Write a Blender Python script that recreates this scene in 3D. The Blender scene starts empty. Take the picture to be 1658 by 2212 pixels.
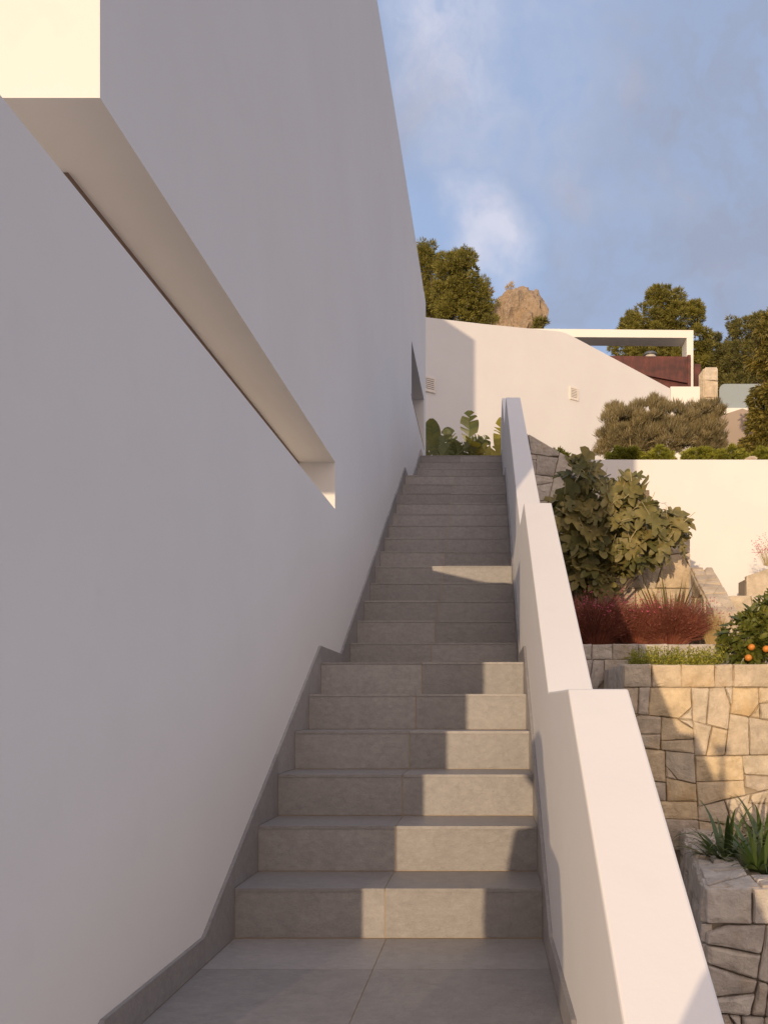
import bpy, bmesh, math, random
import numpy as np
from mathutils import Vector, Matrix
R = random.Random(7)
RN = np.random.default_rng(7)
C = bpy.context.scene.collection
# ------------------------------------------------------------ camera, light
scene = bpy.context.scene
F, VX, VY, EYE = 1820.0, 1051.0, 1525.0, 0.793
cd = bpy.data.cameras.new('camera'); cam = bpy.data.objects.new('camera', cd); C.objects.link(cam)
cam.location = (0, 0, EYE); cam.rotation_euler = (math.radians(90), 0, 0)
cd.sensor_fit = 'HORIZONTAL'; cd.sensor_width = 36; cd.lens = 36*F/1658
cd.shift_x = (829-VX)/1658; cd.shift_y = (VY-1106)/1658
cd.clip_start = .02; cd.clip_end = 2000
scene.camera = cam
SUN_AZ = math.atan(.273); SUN_EL = math.radians(2.85)
sd = bpy.data.lights.new('sun', 'SUN'); sun = bpy.data.objects.new('sun', sd); C.objects.link(sun)
sd.energy = 3.0; sd.color = (1, .745, .48); sd.angle = math.radians(.53)
tosun = Vector((-math.sin(SUN_AZ)*math.cos(SUN_EL), -math.cos(SUN_AZ)*math.cos(SUN_EL), math.sin(SUN_EL)))
sun.rotation_euler = tosun.to_track_quat('Z', 'Y').to_euler(); sun.location = (-6, -20, 8)
scene.view_settings.view_transform = 'Standard'; scene.view_settings.look = 'None'
scene.view_settings.exposure = 0.0; scene.view_settings.gamma = 1
scene.view_settings.use_curve_mapping = False
scene.cycles.max_bounces = 8; scene.cycles.diffuse_bounces = 5

def nodes(m):
    m.use_nodes = True; nt = m.node_tree; nt.nodes.clear()
    return nt, (lambda t, **k: mk(nt, t, **k))
def mk(nt, t, **k):
    n = nt.nodes.new(t)
    for a, b in k.items():
        if a.startswith('i_'):
            key = a[2:]; n.inputs[int(key) if key.isdigit() else key.replace('_', ' ')].default_value = b
        else: setattr(n, a, b)
    return n
def ramp(nt, pts):
    n = nt.nodes.new('ShaderNodeValToRGB'); e = n.color_ramp.elements
    while len(e) < len(pts): e.new(.5)
    for q, (p, c) in zip(e, pts): q.position = p; q.color = (*c, 1) if len(c) == 3 else c
    return n

w = bpy.data.worlds.new('World'); scene.world = w
nt, N = nodes(w); L = nt.links.new
SKY = .13
sky = N('ShaderNodeTexSky'); sky.sky_type = 'NISHITA'; sky.sun_disc = False
sky.sun_elevation = math.radians(8); sky.sun_rotation = math.radians(180) + SUN_AZ
sky.sun_elevation = SUN_EL
sky.air_density = 1.0; sky.dust_density = .6; sky.ozone_density = 1.5
tc = N('ShaderNodeTexCoord')
def dirv(px, py):
    v = Vector(((px-VX)/F, 1, (VY-py)/F)); return v.normalized()
def blob(px, py, r0, r1, dist=None):
    d = N('ShaderNodeVectorMath', operation='DISTANCE'); d.inputs[1].default_value = dirv(px, py)
    L(dist, d.inputs[0])
    m = N('ShaderNodeMapRange', interpolation_type='SMOOTHSTEP', i_1=r1, i_2=r0, i_3=0.0, i_4=1.0)
    L(d.outputs['Value'], m.inputs[0]); return m.outputs[0]
# cloud field: warped noise on the view direction
wn = N('ShaderNodeTexNoise', i_Scale=3.2, i_Detail=6.0, i_Roughness=.55); L(tc.outputs['Generated'], wn.inputs['Vector'])
ws = N('ShaderNodeVectorMath', operation='MULTIPLY_ADD'); ws.inputs[1].default_value = (.5, .5, .5)
L(wn.outputs['Color'], ws.inputs[0]); L(tc.outputs['Generated'], ws.inputs[2])
ofs = N('ShaderNodeVectorMath', operation='ADD'); ofs.inputs[1].default_value = (-.25, -.25, -.25)
L(ws.outputs[0], ofs.inputs[0]); wd = ofs.outputs[0]
mp = N('ShaderNodeMapping'); mp.inputs['Scale'].default_value = (1.3, 1.3, 1.0); mp.inputs['Location'].default_value = (3.1, .4, 1.7)
L(wd, mp.inputs[0])
n1 = N('ShaderNodeTexNoise', i_Scale=2.6, i_Detail=7.0, i_Roughness=.5); L(mp.outputs[0], n1.inputs['Vector'])
def math_(op, a, b, clamp=False):
    m = N('ShaderNodeMath', operation=op, use_clamp=clamp)
    for i, v in enumerate((a, b)):
        if isinstance(v, (int, float)): m.inputs[i].default_value = v
        else: L(v, m.inputs[i])
    return m.outputs[0]
n3_ = N('ShaderNodeTexNoise', i_Scale=4.6, i_Detail=8.0, i_Roughness=.6); L(wd, n3_.inputs['Vector'])
tex = N('ShaderNodeMapRange', i_1=.40, i_2=.60, i_3=.18, i_4=1.1); L(n3_.outputs['Fac'], tex.inputs[0])
def mx(*a):
    r_ = a[0]
    for b in a[1:]: r_ = math_('MAXIMUM', r_, b)
    return r_
gray = mx(math_('MULTIPLY', blob(1400, 440, .0, .17, wd), .9), math_('MULTIPLY', blob(1640, 190, .02, .26, wd), 1.0), math_('MULTIPLY', blob(1330, 90, .0, .15, wd), .55),
          math_('MULTIPLY', blob(890, 290, .0, .13, wd), .6), math_('MULTIPLY', blob(1130, 420, .0, .14, wd), .4), math_('MULTIPLY', blob(1560, 560, .0, .12, wd), .45))
gray = math_('MULTIPLY', gray, tex.outputs[0])
puff = mx(math_('MULTIPLY', blob(1000, 110, .0, .12, wd), .85), math_('MULTIPLY', blob(1020, 260, .0, .10, wd), .45), math_('MULTIPLY', blob(1085, 530, .0, .085, wd), .8), math_('MULTIPLY', blob(1150, 560, .0, .05, wd), .6),
          math_('MULTIPLY', blob(1230, 40, .0, .16, wd), .6), math_('MULTIPLY', blob(1300, 260, .0, .10, wd), .3), math_('MULTIPLY', blob(1590, 640, .0, .1, wd), .3))
puff = math_('MULTIPLY', puff, tex.outputs[0])
nr = ramp(nt, [(.34, (0, 0, 0)), (.62, (1, 1, 1))]); L(n1.outputs['Fac'], nr.inputs[0])
cover = math_('ADD', math_('MULTIPLY', nr.outputs[0], .38), gray, True)
skb = N('ShaderNodeVectorMath', operation='SCALE'); skb.inputs['Scale'].default_value = SKY; L(sky.outputs[0], skb.inputs[0])
# thin veil that the whole sky carries, blue between the clouds
veil = N('ShaderNodeMix', data_type='RGBA'); veil.inputs[0].default_value = .62; L(skb.outputs[0], veil.inputs[6]); veil.inputs[7].default_value = (.36, .475, .74, 1)
c1 = N('ShaderNodeMix', data_type='RGBA'); L(math_('MULTIPLY', cover, .92), c1.inputs[0]); L(veil.outputs[2], c1.inputs[6]); c1.inputs[7].default_value = (.245, .275, .365, 1)
c2 = N('ShaderNodeMix', data_type='RGBA'); L(math_('MULTIPLY', puff, .75), c2.inputs[0]); L(c1.outputs[2], c2.inputs[6]); c2.inputs[7].default_value = (.60, .58, .64, 1)
# the clouds on the sun's side of the sky glow warm: cos of the angle to the sun
ds = N('ShaderNodeVectorMath', operation='DOT_PRODUCT'); ds.inputs[1].default_value = tosun; L(tc.outputs['Generated'], ds.inputs[0])
sm = N('ShaderNodeMapRange', interpolation_type='SMOOTHSTEP', i_1=-.42, i_2=.9, i_3=0.0, i_4=1.0); L(ds.outputs['Value'], sm.inputs[0])
c3 = N('ShaderNodeMix', data_type='RGBA'); L(sm.outputs[0], c3.inputs[0]); L(c2.outputs[2], c3.inputs[6]); c3.inputs[7].default_value = (.86, .68, .58, 1)
bg = N('ShaderNodeBackground', i_Strength=1.40); L(c3.outputs[2], bg.inputs[0])
wo = N('ShaderNodeOutputWorld'); L(bg.outputs[0], wo.inputs[0])

# ------------------------------------------------------------ materials
MATS = {}
def base_mat(name):
    m = bpy.data.materials.new(name); MATS[name] = m
    nt, N = nodes(m); p = N('ShaderNodeBsdfPrincipled'); o = N('ShaderNodeOutputMaterial'); nt.links.new(p.outputs[0], o.inputs[0])
    return m, nt, N, p
def coords(nt, N, rand=True, scale=(1, 1, 1)):
    tc = N('ShaderNodeTexCoord'); mp = N('ShaderNodeMapping'); mp.inputs['Scale'].default_value = scale
    if rand:
        oi = N('ShaderNodeObjectInfo'); a = N('ShaderNodeVectorMath', operation='SCALE'); a.inputs['Scale'].default_value = 37.0
        cb = N('ShaderNodeCombineXYZ'); nt.links.new(oi.outputs['Random'], cb.inputs[0]); nt.links.new(oi.outputs['Random'], cb.inputs[2]); nt.links.new(cb.outputs[0], a.inputs[0])
        ad = N('ShaderNodeVectorMath', operation='ADD'); nt.links.new(tc.outputs['Object'], ad.inputs[0]); nt.links.new(a.outputs[0], ad.inputs[1])
        nt.links.new(ad.outputs[0], mp.inputs[0])
    else: nt.links.new(tc.outputs['Object'], mp.inputs[0])
    return mp.outputs[0]
def noise(nt, N, vec, scale, detail=4, rough=.5):
    n = N('ShaderNodeTexNoise', i_Scale=scale, i_Detail=detail, i_Roughness=rough); nt.links.new(vec, n.inputs['Vector']); return n.outputs['Fac']
def mixc(nt, N, fac, a, b, blend='MIX'):
    m = N('ShaderNodeMix', data_type='RGBA', blend_type=blend)
    for i, v in ((0, fac), (6, a), (7, b)):
        if isinstance(v, (int, float)): m.inputs[i].default_value = v
        elif isinstance(v, tuple): m.inputs[i].default_value = (*v, 1)
        else: nt.links.new(v, m.inputs[i])
    return m.outputs[2]
def bump(nt, N, p, h, strength, dist):
    b = N('ShaderNodeBump', i_Strength=min(1, strength), i_Distance=dist); nt.links.new(h, b.inputs['Height']); nt.links.new(b.outputs[0], p.inputs['Normal'])
def stucco(name, col, col2):
    m, nt, N, p = base_mat(name); v = coords(nt, N, False)
    n1 = noise(nt, N, v, .9, 5, .6); n2 = noise(nt, N, v, 6, 5, .55)
    r1 = ramp(nt, [(.35, (0, 0, 0)), (.7, (1, 1, 1))]); nt.links.new(n1, r1.inputs[0])
    c = mixc(nt, N, r1.outputs[0], col, col2)
    r2 = ramp(nt, [(.60, (0, 0, 0)), (.8, (.35, .35, .35))]); nt.links.new(n2, r2.inputs[0])
    c = mixc(nt, N, r2.outputs[0], c, tuple(x*.93 for x in col2))
    nt.links.new(c, p.inputs['Base Color']); p.inputs['Roughness'].default_value = .82; p.inputs['Specular IOR Level'].default_value = .25
    h = noise(nt, N, v, 55, 5, .6); h2 = noise(nt, N, v, 2.2, 3, .5)
    hm = N('ShaderNodeMath', operation='MULTIPLY_ADD'); hm.inputs[1].default_value = 12.0; nt.links.new(h2, hm.inputs[0]); nt.links.new(h, hm.inputs[2])
    bump(nt, N, p, hm.outputs[0], .28, .0018)
    return m
stucco('white_stucco', (.765, .752, .735), (.735, .718, .70))
stucco('cream_stucco', (.78, .75, .70), (.76, .73, .68))
stucco('taupe_stucco', (.36, .29, .235), (.33, .27, .22))
def tile_mat(name, dark, light, stain=.0):
    m, nt, N, p = base_mat(name); v = coords(nt, N, True, (1, 1, 1)); vs = coords(nt, N, True, (1.7, 2.6, 2.6))
    oi = N('ShaderNodeObjectInfo')
    n1 = noise(nt, N, v, 7, 10, .74); n2 = noise(nt, N, vs, 16, 9, .78); n3 = noise(nt, N, v, 90, 4, .75)
    r = ramp(nt, [(.12, (0, 0, 0)), (.88, (1, 1, 1))]); nt.links.new(n1, r.inputs[0])
    c = mixc(nt, N, r.outputs[0], dark, light)
    r2 = ramp(nt, [(.40, (0, 0, 0)), (.66, (1, 1, 1))]); nt.links.new(n2, r2.inputs[0])
    c = mixc(nt, N, .24, c, mixc(nt, N, r2.outputs[0], tuple(x*.70 for x in dark), tuple(x*1.16 for x in light)))
    r3 = ramp(nt, [(.30, (1, 1, 1)), (.36, (0, 0, 0))]); nt.links.new(n3, r3.inputs[0])
    sp = N('ShaderNodeMath', operation='MULTIPLY'); sp.inputs[1].default_value = .55; nt.links.new(r3.outputs[0], sp.inputs[0])
    c = mixc(nt, N, sp.outputs[0], c, tuple(x*.5 for x in dark))
    # wandering mineral veins
    vd = N('ShaderNodeTexVoronoi', feature='DISTANCE_TO_EDGE', i_Scale=5.0)
    wv = N('ShaderNodeVectorMath', operation='MULTIPLY_ADD'); wv.inputs[1].default_value = (.35, .35, .35)
    nz = N('ShaderNodeTexNoise', i_Scale=5.0, i_Detail=6.0); nt.links.new(v, nz.inputs['Vector']); nt.links.new(nz.outputs['Color'], wv.inputs[0]); nt.links.new(v, wv.inputs[2]); nt.links.new(wv.outputs[0], vd.inputs['Vector'])
    rv = ramp(nt, [(.0, (.16, .16, .16)), (.018, (0, 0, 0))]); nt.links.new(vd.outputs[0], rv.inputs[0])
    c = mixc(nt, N, rv.outputs[0], c, tuple(x*.5 for x in dark))
    mr = N('ShaderNodeMapRange', i_3=.82, i_4=1.12); nt.links.new(oi.outputs['Random'], mr.inputs[0])
    hs = N('ShaderNodeHueSaturation'); nt.links.new(mr.outputs[0], hs.inputs['Value']); nt.links.new(c, hs.inputs['Color'])
    nt.links.new(hs.outputs[0], p.inputs['Base Color'])
    p.inputs['Roughness'].default_value = .42; p.inputs['Specular IOR Level'].default_value = .5
    bump(nt, N, p, n2, .9, .004)
    return m
tile_mat('grey_tile', (.248, .236, .232), (.40, .38, .37))
def plain(name, col, rough=.6, metal=0, spec=.4):
    m, nt, N, p = base_mat(name); v = coords(nt, N, False); n = noise(nt, N, v, 14, 5, .6)
    nt.links.new(mixc(nt, N, n, tuple(x*.85 for x in col), tuple(min(1, x*1.15) for x in col)), p.inputs['Base Color'])
    p.inputs['Roughness'].default_value = rough; p.inputs['Metallic'].default_value = metal; p.inputs['Specular IOR Level'].default_value = spec
    return m
plain('grout', (.46, .34, .20), .9); plain('joint_mortar', (.36, .30, .23), .95)  # grout for the tiles, brown mortar for the cores behind the stones
plain('dark_metal', (.07, .05, .045), .35, .7); plain('rusty_bar', (.26, .18, .13), .7, 0)
plain('white_metal', (.78, .72, .64), .5); plain('vent_dark', (.10, .08, .06), .9)
plain('black_plastic', (.03, .03, .032), .45); plain('cloth_dark', (.05, .055, .07), .9); plain('skin', (.5, .31, .22), .6); plain('hair', (.05, .035, .025), .7)
plain('lamp_glass', (.50, .45, .38), .25); plain('lamp_metal', (.16, .17, .19), .5, .5)
def glass():
    m, nt, N, p = base_mat('frosted_glass'); v = coords(nt, N, False)
    p.inputs['Base Color'].default_value = (.40, .47, .50, 1); p.inputs['Roughness'].default_value = .22
    p.inputs['Transmission Weight'].default_value = .35; p.inputs['Specular IOR Level'].default_value = .6
    bump(nt, N, p, noise(nt, N, v, 2, 2), .1, .01)
glass()
def corten():
    m, nt, N, p = base_mat('rusted_steel'); v = coords(nt, N, False, (1, 1, .35)); v2 = coords(nt, N, False)
    n1 = noise(nt, N, v, 9, 8, .7); n2 = noise(nt, N, v2, 3, 4, .5)
    r = ramp(nt, [(.3, (.055, .015, .014)), (.55, (.13, .032, .024)), (.75, (.20, .055, .032))]); nt.links.new(n1, r.inputs[0])
    r2 = ramp(nt, [(.35, (.5, .5, .5)), (.65, (1, 1, 1))]); nt.links.new(n2, r2.inputs[0])
    nt.links.new(mixc(nt, N, 1.0, r.outputs[0], r2.outputs[0], 'MULTIPLY'), p.inputs['Base Color']); p.inputs['Roughness'].default_value = .62
corten()
def stone_mat(name, tints, white=.5, hue=.5, bstr=.7):
    m, nt, N, p = base_mat(name); v = coords(nt, N, True); oi = N('ShaderNodeObjectInfo')
    rc = ramp(nt, tints); rc.color_ramp.interpolation = 'LINEAR'; nt.links.new(oi.outputs['Random'], rc.inputs[0])
    n1 = noise(nt, N, v, 5, 8, .65); n2 = noise(nt, N, v, 1.7, 6, .6)
    rr = ramp(nt, [(.25, (.62, .60, .58)), (.75, (1.22, 1.2, 1.16))]); nt.links.new(n1, rr.inputs[0])
    c = mixc(nt, N, 1.0, rc.outputs[0], rr.outputs[0], 'MULTIPLY')
    ro = ramp(nt, [(.55, (0, 0, 0)), (.72, (hue, hue, hue))]); nt.links.new(n2, ro.inputs[0])
    c = mixc(nt, N, ro.outputs[0], c, (.50, .31, .12))
    ns = noise(nt, N, v, 2.6, 5, .7); rs = ramp(nt, [(.66, (0, 0, 0)), (.72, (.6, .6, .6))]); nt.links.new(ns, rs.inputs[0])
    c = mixc(nt, N, rs.outputs[0], c, (.34, .15, .075))
    # pale chisel scars
    va = coords(nt, N, True, (1, 1, .42)); nv = noise(nt, N, va, 42, 3, .6); nm = noise(nt, N, v, 6, 3, .5)
    r1 = ramp(nt, [(.59, (0, 0, 0)), (.66, (1, 1, 1))]); nt.links.new(nv, r1.inputs[0])
    r2 = ramp(nt, [(.48, (0, 0, 0)), (.6, (white, white, white))]); nt.links.new(nm, r2.inputs[0])
    mm = N('ShaderNodeMath', operation='MULTIPLY'); nt.links.new(r1.outputs[0], mm.inputs[0]); nt.links.new(r2.outputs[0], mm.inputs[1])
    c = mixc(nt, N, mm.outputs[0], c, (.66, .60, .50))
    nt.links.new(c, p.inputs['Base Color']); p.inputs['Roughness'].default_value = .88; p.inputs['Specular IOR Level'].default_value = .2
    b1 = noise(nt, N, v, 7, 10, .66); vf = N('ShaderNodeTexVoronoi', i_Scale=9.0); wq = N('ShaderNodeTexNoise', i_Scale=6.0, i_Detail=4.0); wa = N('ShaderNodeVectorMath', operation='MULTIPLY_ADD'); wa.inputs[1].default_value = (.25, .25, .25); nt.links.new(v, wq.inputs['Vector']); nt.links.new(wq.outputs['Color'], wa.inputs[0]); nt.links.new(v, wa.inputs[2]); nt.links.new(wa.outputs[0], vf.inputs['Vector'])
    s = N('ShaderNodeMath', operation='MULTIPLY_ADD'); s.inputs[1].default_value = .35; nt.links.new(vf.outputs['Distance'], s.inputs[0]); nt.links.new(b1, s.inputs[2])
    bump(nt, N, p, s.outputs[0], 1.0, .055*bstr)
    return m
LIME = [(0, (.52, .45, .36)), (.25, (.63, .55, .43)), (.5, (.60, .51, .39)), (.7, (.68, .55, .36)), (.86, (.50, .42, .34)), (1, (.68, .61, .51))]
stone_mat('limestone', LIME); stone_mat('limestone_grey', [(0, (.48, .44, .40)), (.5, (.56, .51, .45)), (1, (.60, .56, .51))], .6, .35)
stone_mat('flagstone', [(0, (.55, .45, .34)), (.5, (.62, .54, .42)), (1, (.50, .42, .33))], .2, .3, .3)
stone_mat('cliff_rock', [(0, (.36, .28, .20)), (1, (.36, .28, .20))], .2, .4, 1.4)
def soil(name, a, b):
    m, nt, N, p = base_mat(name); v = coords(nt, N, False); n = noise(nt, N, v, 22, 8, .75)
    r = ramp(nt, [(.35, a), (.65, b)]); nt.links.new(n, r.inputs[0]); nt.links.new(r.outputs[0], p.inputs['Base Color']); p.inputs['Roughness'].default_value = .95
    bump(nt, N, p, n, 1, .03)
soil('soil', (.10, .07, .05), (.34, .27, .19)); soil('hill_ground', (.09, .08, .04), (.22, .17, .10)); soil('gravel_ground', (.18, .15, .12), (.35, .30, .25))
def leaf_mat(name, cols, trans=.25, rough=.5, tcol=None, spec=.35):
    m, nt, N, p = base_mat(name)
    g = N('ShaderNodeNewGeometry'); oi = N('ShaderNodeObjectInfo')
    ad = N('ShaderNodeMath', operation='ADD'); nt.links.new(g.outputs['Random Per Island'], ad.inputs[0]); nt.links.new(oi.outputs['Random'], ad.inputs[1])
    fr = N('ShaderNodeMath', operation='FRACT'); nt.links.new(ad.outputs[0], fr.inputs[0])
    rc = ramp(nt, [(i/(len(cols)-1), c) for i, c in enumerate(cols)]); nt.links.new(fr.outputs[0], rc.inputs[0])
    v = coords(nt, N, False); n = noise(nt, N, v, 3.0, 3, .5); rr = ramp(nt, [(.3, (.7, .7, .7)), (.7, (1.25, 1.2, 1.1))]); nt.links.new(n, rr.inputs[0])
    c = mixc(nt, N, 1.0, rc.outputs[0], rr.outputs[0], 'MULTIPLY')
    nt.links.new(c, p.inputs['Base Color']); p.inputs['Roughness'].default_value = rough; p.inputs['Specular IOR Level'].default_value = spec
    t = N('ShaderNodeBsdfTranslucent'); nt.links.new(mixc(nt, N, .5, c, tcol or cols[-1]), t.inputs[0])
    mx = N('ShaderNodeMixShader', i_0=trans); nt.links.new(p.outputs[0], mx.inputs[1]); nt.links.new(t.outputs[0], mx.inputs[2])
    out = [x for x in nt.nodes if x.type == 'OUTPUT_MATERIAL'][0]; nt.links.new(mx.outputs[0], out.inputs[0])
leaf_mat('pine_needles', [(.12, .125, .03), (.24, .22, .045), (.18, .175, .04), (.32, .28, .06)], .2, .6)
leaf_mat('pine_needles_dark', [(.10, .105, .035), (.20, .19, .05), (.15, .145, .045), (.28, .25, .08)], .2, .6)
leaf_mat('olive_leaves', [(.17, .14, .07), (.30, .25, .13), (.22, .19, .09), (.38, .32, .20)], .2, .5)
leaf_mat('box_leaves', [(.12, .15, .03), (.28, .29, .045), (.46, .44, .06)], .25, .5)
leaf_mat('fig_leaf', [(.10, .105, .035), (.21, .185, .065), (.29, .24, .09), (.14, .14, .045)], .22, .5, (.2, .2, .03))
leaf_mat('citrus_leaf', [(.07, .09, .018), (.13, .15, .03), (.20, .20, .04)], .2, .35, (.2, .25, .03), .5)
leaf_mat('strap_leaf', [(.045, .08, .022), (.08, .12, .035), (.10, .15, .05)], .2, .35, (.15, .22, .03), .5)
leaf_mat('flax_leaf', [(.12, .115, .04), (.20, .18, .07), (.15, .14, .05)], .2, .5)
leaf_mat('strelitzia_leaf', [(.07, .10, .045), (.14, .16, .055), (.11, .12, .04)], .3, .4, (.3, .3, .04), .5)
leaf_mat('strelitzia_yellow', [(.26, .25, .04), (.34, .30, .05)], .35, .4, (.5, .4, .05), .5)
leaf_mat('red_stems', [(.17, .045, .035), (.26, .075, .05), (.22, .09, .06), (.33, .12, .07)], .15, .6)
leaf_mat('pink_petals', [(.55, .07, .18), (.7, .16, .25)], .3, .5)
leaf_mat('dry_grass', [(.42, .30, .13), (.55, .42, .2)], .2, .6)
leaf_mat('viburnum_leaf', [(.12, .12, .03), (.22, .19, .045), (.32, .25, .06)], .2, .45)
leaf_mat('weed_leaf', [(.07, .10, .03), (.12, .15, .04)], .2, .5)
plain('bark', (.16, .11, .075), .9); plain('pale_twig', (.42, .34, .18), .7); plain('orange_peel', (.60, .22, .03), .45, 0, .5)
M = MATS

# ------------------------------------------------------------ mesh helpers
def at(px, py, Y):
    """a point of the photograph (1658 px wide) at distance Y in front of the lens"""
    return Vector(((px-VX)*Y/F, Y, EYE+(VY-py)*Y/F))
def link(name, me, parent=None, mat=None, loc=None):
    o = bpy.data.objects.new(name, me); C.objects.link(o)
    if mat is not None and me is not None and not me.materials: me.materials.append(M[mat] if isinstance(mat, str) else mat)
    if parent is not None: o.parent = parent
    if loc is not None: o.location = loc
    return o
def tag(o, label=None, cat=None, group=None, kind=None):
    for k, v in (('label', label), ('category', cat), ('group', group), ('kind', kind)):
        if v: o[k] = v
    return o
def thing(name, label, cat, loc=(0, 0, 0), group=None):
    o = bpy.data.objects.new(name, None); o.empty_display_size = .2; C.objects.link(o); o.location = loc
    return tag(o, label, cat, group)
class MB:
    def __init__(s): s.v = []; s.f = []
    def add(s, vs, fs):
        n = len(s.v); s.v += [tuple(x) for x in vs]; s.f += [tuple(i+n for i in f) for f in fs]; return s
    def box(s, x0, x1, y0, y1, z0, z1):
        return s.add([(x, y, z) for x in (x0, x1) for y in (y0, y1) for z in (z0, z1)],
                     [(0, 1, 3, 2), (4, 6, 7, 5), (0, 4, 5, 1), (2, 3, 7, 6), (0, 2, 6, 4), (1, 5, 7, 3)])
    def prism(s, poly, axis, a, b):
        """poly: 2-D points; axis 'x' -> (y,z), 'y' -> (x,z), 'z' -> (x,y)"""
        def P(p, t): return {'x': (t, p[0], p[1]), 'y': (p[0], t, p[1]), 'z': (p[0], p[1], t)}[axis]
        n = len(poly); vs = [P(p, a) for p in poly]+[P(p, b) for p in poly]
        fs = [tuple(range(n)), tuple(range(2*n-1, n-1, -1))]+[(i, i+n, (i+1) % n+n, (i+1) % n) for i in range(n)]
        return s.add(vs, fs)
    def tube(s, pts, rads, seg=8):
        pts = [Vector(p) for p in pts]; rings = []
        for i, p in enumerate(pts):
            d = (pts[min(i+1, len(pts)-1)]-pts[max(i-1, 0)]).normalized()
            a = d.orthogonal().normalized() if abs(d.z) > .9 else d.cross(Vector((0, 0, 1))).normalized(); b = d.cross(a)
            r = rads[i] if isinstance(rads, (list, tuple)) else rads
            rings.append([p+(a*math.cos(t*2*math.pi/seg)+b*math.sin(t*2*math.pi/seg))*r for t in range(seg)])
        vs = [q for r in rings for q in r]; fs = []
        for i in range(len(rings)-1):
            for j in range(seg): fs.append((i*seg+j, i*seg+(j+1) % seg, (i+1)*seg+(j+1) % seg, (i+1)*seg+j))
        fs.append(tuple(range(seg-1, -1, -1))); fs.append(tuple((len(rings)-1)*seg+j for j in range(seg)))
        return s.add(vs, fs)
    def mesh(s, name, smooth=False, origin=None):
        me = bpy.data.meshes.new(name); vs = s.v
        if origin is not None: vs = [(x-origin[0], y-origin[1], z-origin[2]) for x, y, z in vs]
        me.from_pydata(vs, [], s.f)
        bm = bmesh.new(); bm.from_mesh(me); bmesh.ops.recalc_face_normals(bm, faces=bm.faces); bm.to_mesh(me); bm.free()
        if smooth:
            for p in me.polygons: p.use_smooth = True
        return me
def part(name, mb, mat, parent=None, smooth=False, bevel=0, seg=2):
    """mesh given in world coordinates; the parent sits at its own location"""
    loc = Vector(parent.location) if parent is not None else Vector((0, 0, 0))
    pp = parent.parent if parent is not None else None
    while pp is not None: loc += pp.location; pp = pp.parent
    me = mb.mesh(name, smooth, loc); o = link(name, me, parent, mat)
    if bevel:
        b = o.modifiers.new('bevel', 'BEVEL'); b.width = bevel; b.segments = seg; b.limit_method = 'ANGLE'; b.angle_limit = math.radians(25)
    return o
def single(name, mb, mat, label, cat, **k):
    o = part(name, mb, mat, None, **k); return tag(o, label, cat)
def np_mesh(name, v, nper, smooth=False):
    """v: (n*nper,3) vertices, each run of nper vertices one polygon"""
    n = len(v)//nper; me = bpy.data.meshes.new(name)
    me.vertices.add(len(v)); me.vertices.foreach_set('co', v.astype(np.float32).ravel())
    me.loops.add(len(v)); me.loops.foreach_set('vertex_index', np.arange(len(v), dtype=np.int32))
    me.polygons.add(n); me.polygons.foreach_set('loop_start', (np.arange(n)*nper).astype(np.int32))
    me.update(calc_edges=True); return me
def norm(a): return a/(np.linalg.norm(a, axis=1, keepdims=True)+1e-9)
def leaf_quads(P, D, ln, wd, droop=0):
    """diamond leaves: base P, direction D"""
    n = len(P); D = norm(D); ln = np.broadcast_to(ln, n)[:, None]; wd = np.broadcast_to(wd, n)[:, None]
    S = norm(np.cross(D, norm(RN.normal(size=(n, 3))+1e-3)))
    mid = P+D*ln*.45; tip = P+D*ln; tip[:, 2] -= droop*ln[:, 0]
    v = np.stack([P, mid+S*wd*.5, tip, mid-S*wd*.5], 1).reshape(-1, 3)
    return v
def crown(lobes, n, ln, wd, sub=14, subr=.34, up=.25, droop=0, flat=1.0):
    """clumped foliage: small clumps over the surface and through the outer half of each lobe"""
    vol = np.array([l[3]*l[4]*l[5] for l in lobes])**(2/3); vol = vol/vol.sum(); out = []
    for l, f in zip(lobes, vol):
        c = np.array(l[:3]); r = np.array(l[3:6]); k = max(5, int(sub)); m = max(8, int(n*f/k))
        dirs = norm(RN.normal(size=(k, 3))); cc = c+dirs*r*RN.uniform(.55, 1.0, (k, 1))
        for q in range(k):
            sr = subr*r.mean()*RN.uniform(.6, 1.25); d = norm(RN.normal(size=(m, 3))); rad = sr*RN.uniform(.25, 1, (m, 1))**.6
            P = cc[q]+d*rad*np.array([1, 1, .75*flat]); D = d+dirs[q]*.5; D[:, 2] += up
            D += RN.normal(size=(m, 3))*.35
            out.append(leaf_quads(P, D, ln*RN.uniform(.6, 1.3, m), wd*RN.uniform(.7, 1.2, m), droop))
    return np.concatenate(out)
def rel(v, loc): return v-np.array(loc)[None, :]

# ------------------------------------------------------------ ground
g = part('ground', MB().box(-300, 300, -200, 300, -2.9, -2.6), 'gravel_ground'); tag(g, kind='structure')
def hz(x, y):
    b = 8.0+(y-25.5)*.36 if y < 70 else 8.0+44.5*.36+(y-70)*.12
    return b+.6*math.sin(x*.35+y*.21)*min(1, (y-25.5)/10)+.8*math.sin(x*.11-y*.09)*min(1, (y-25.5)/14)-max(0, abs(x)-25)*.05
mb = MB(); xs = [-60+i*3 for i in range(41)]; ys = [25.5+j*j*.11 for j in range(34)]
for j, y in enumerate(ys):
    for x in xs: mb.v.append((x, y, hz(x, y)))
for j in range(len(ys)-1):
    for i in range(len(xs)-1): a = j*len(xs)+i; mb.f.append((a, a+1, a+1+len(xs), a+len(xs)))
o = part('hillside', mb, 'hill_ground', smooth=True); tag(o, kind='structure')
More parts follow.
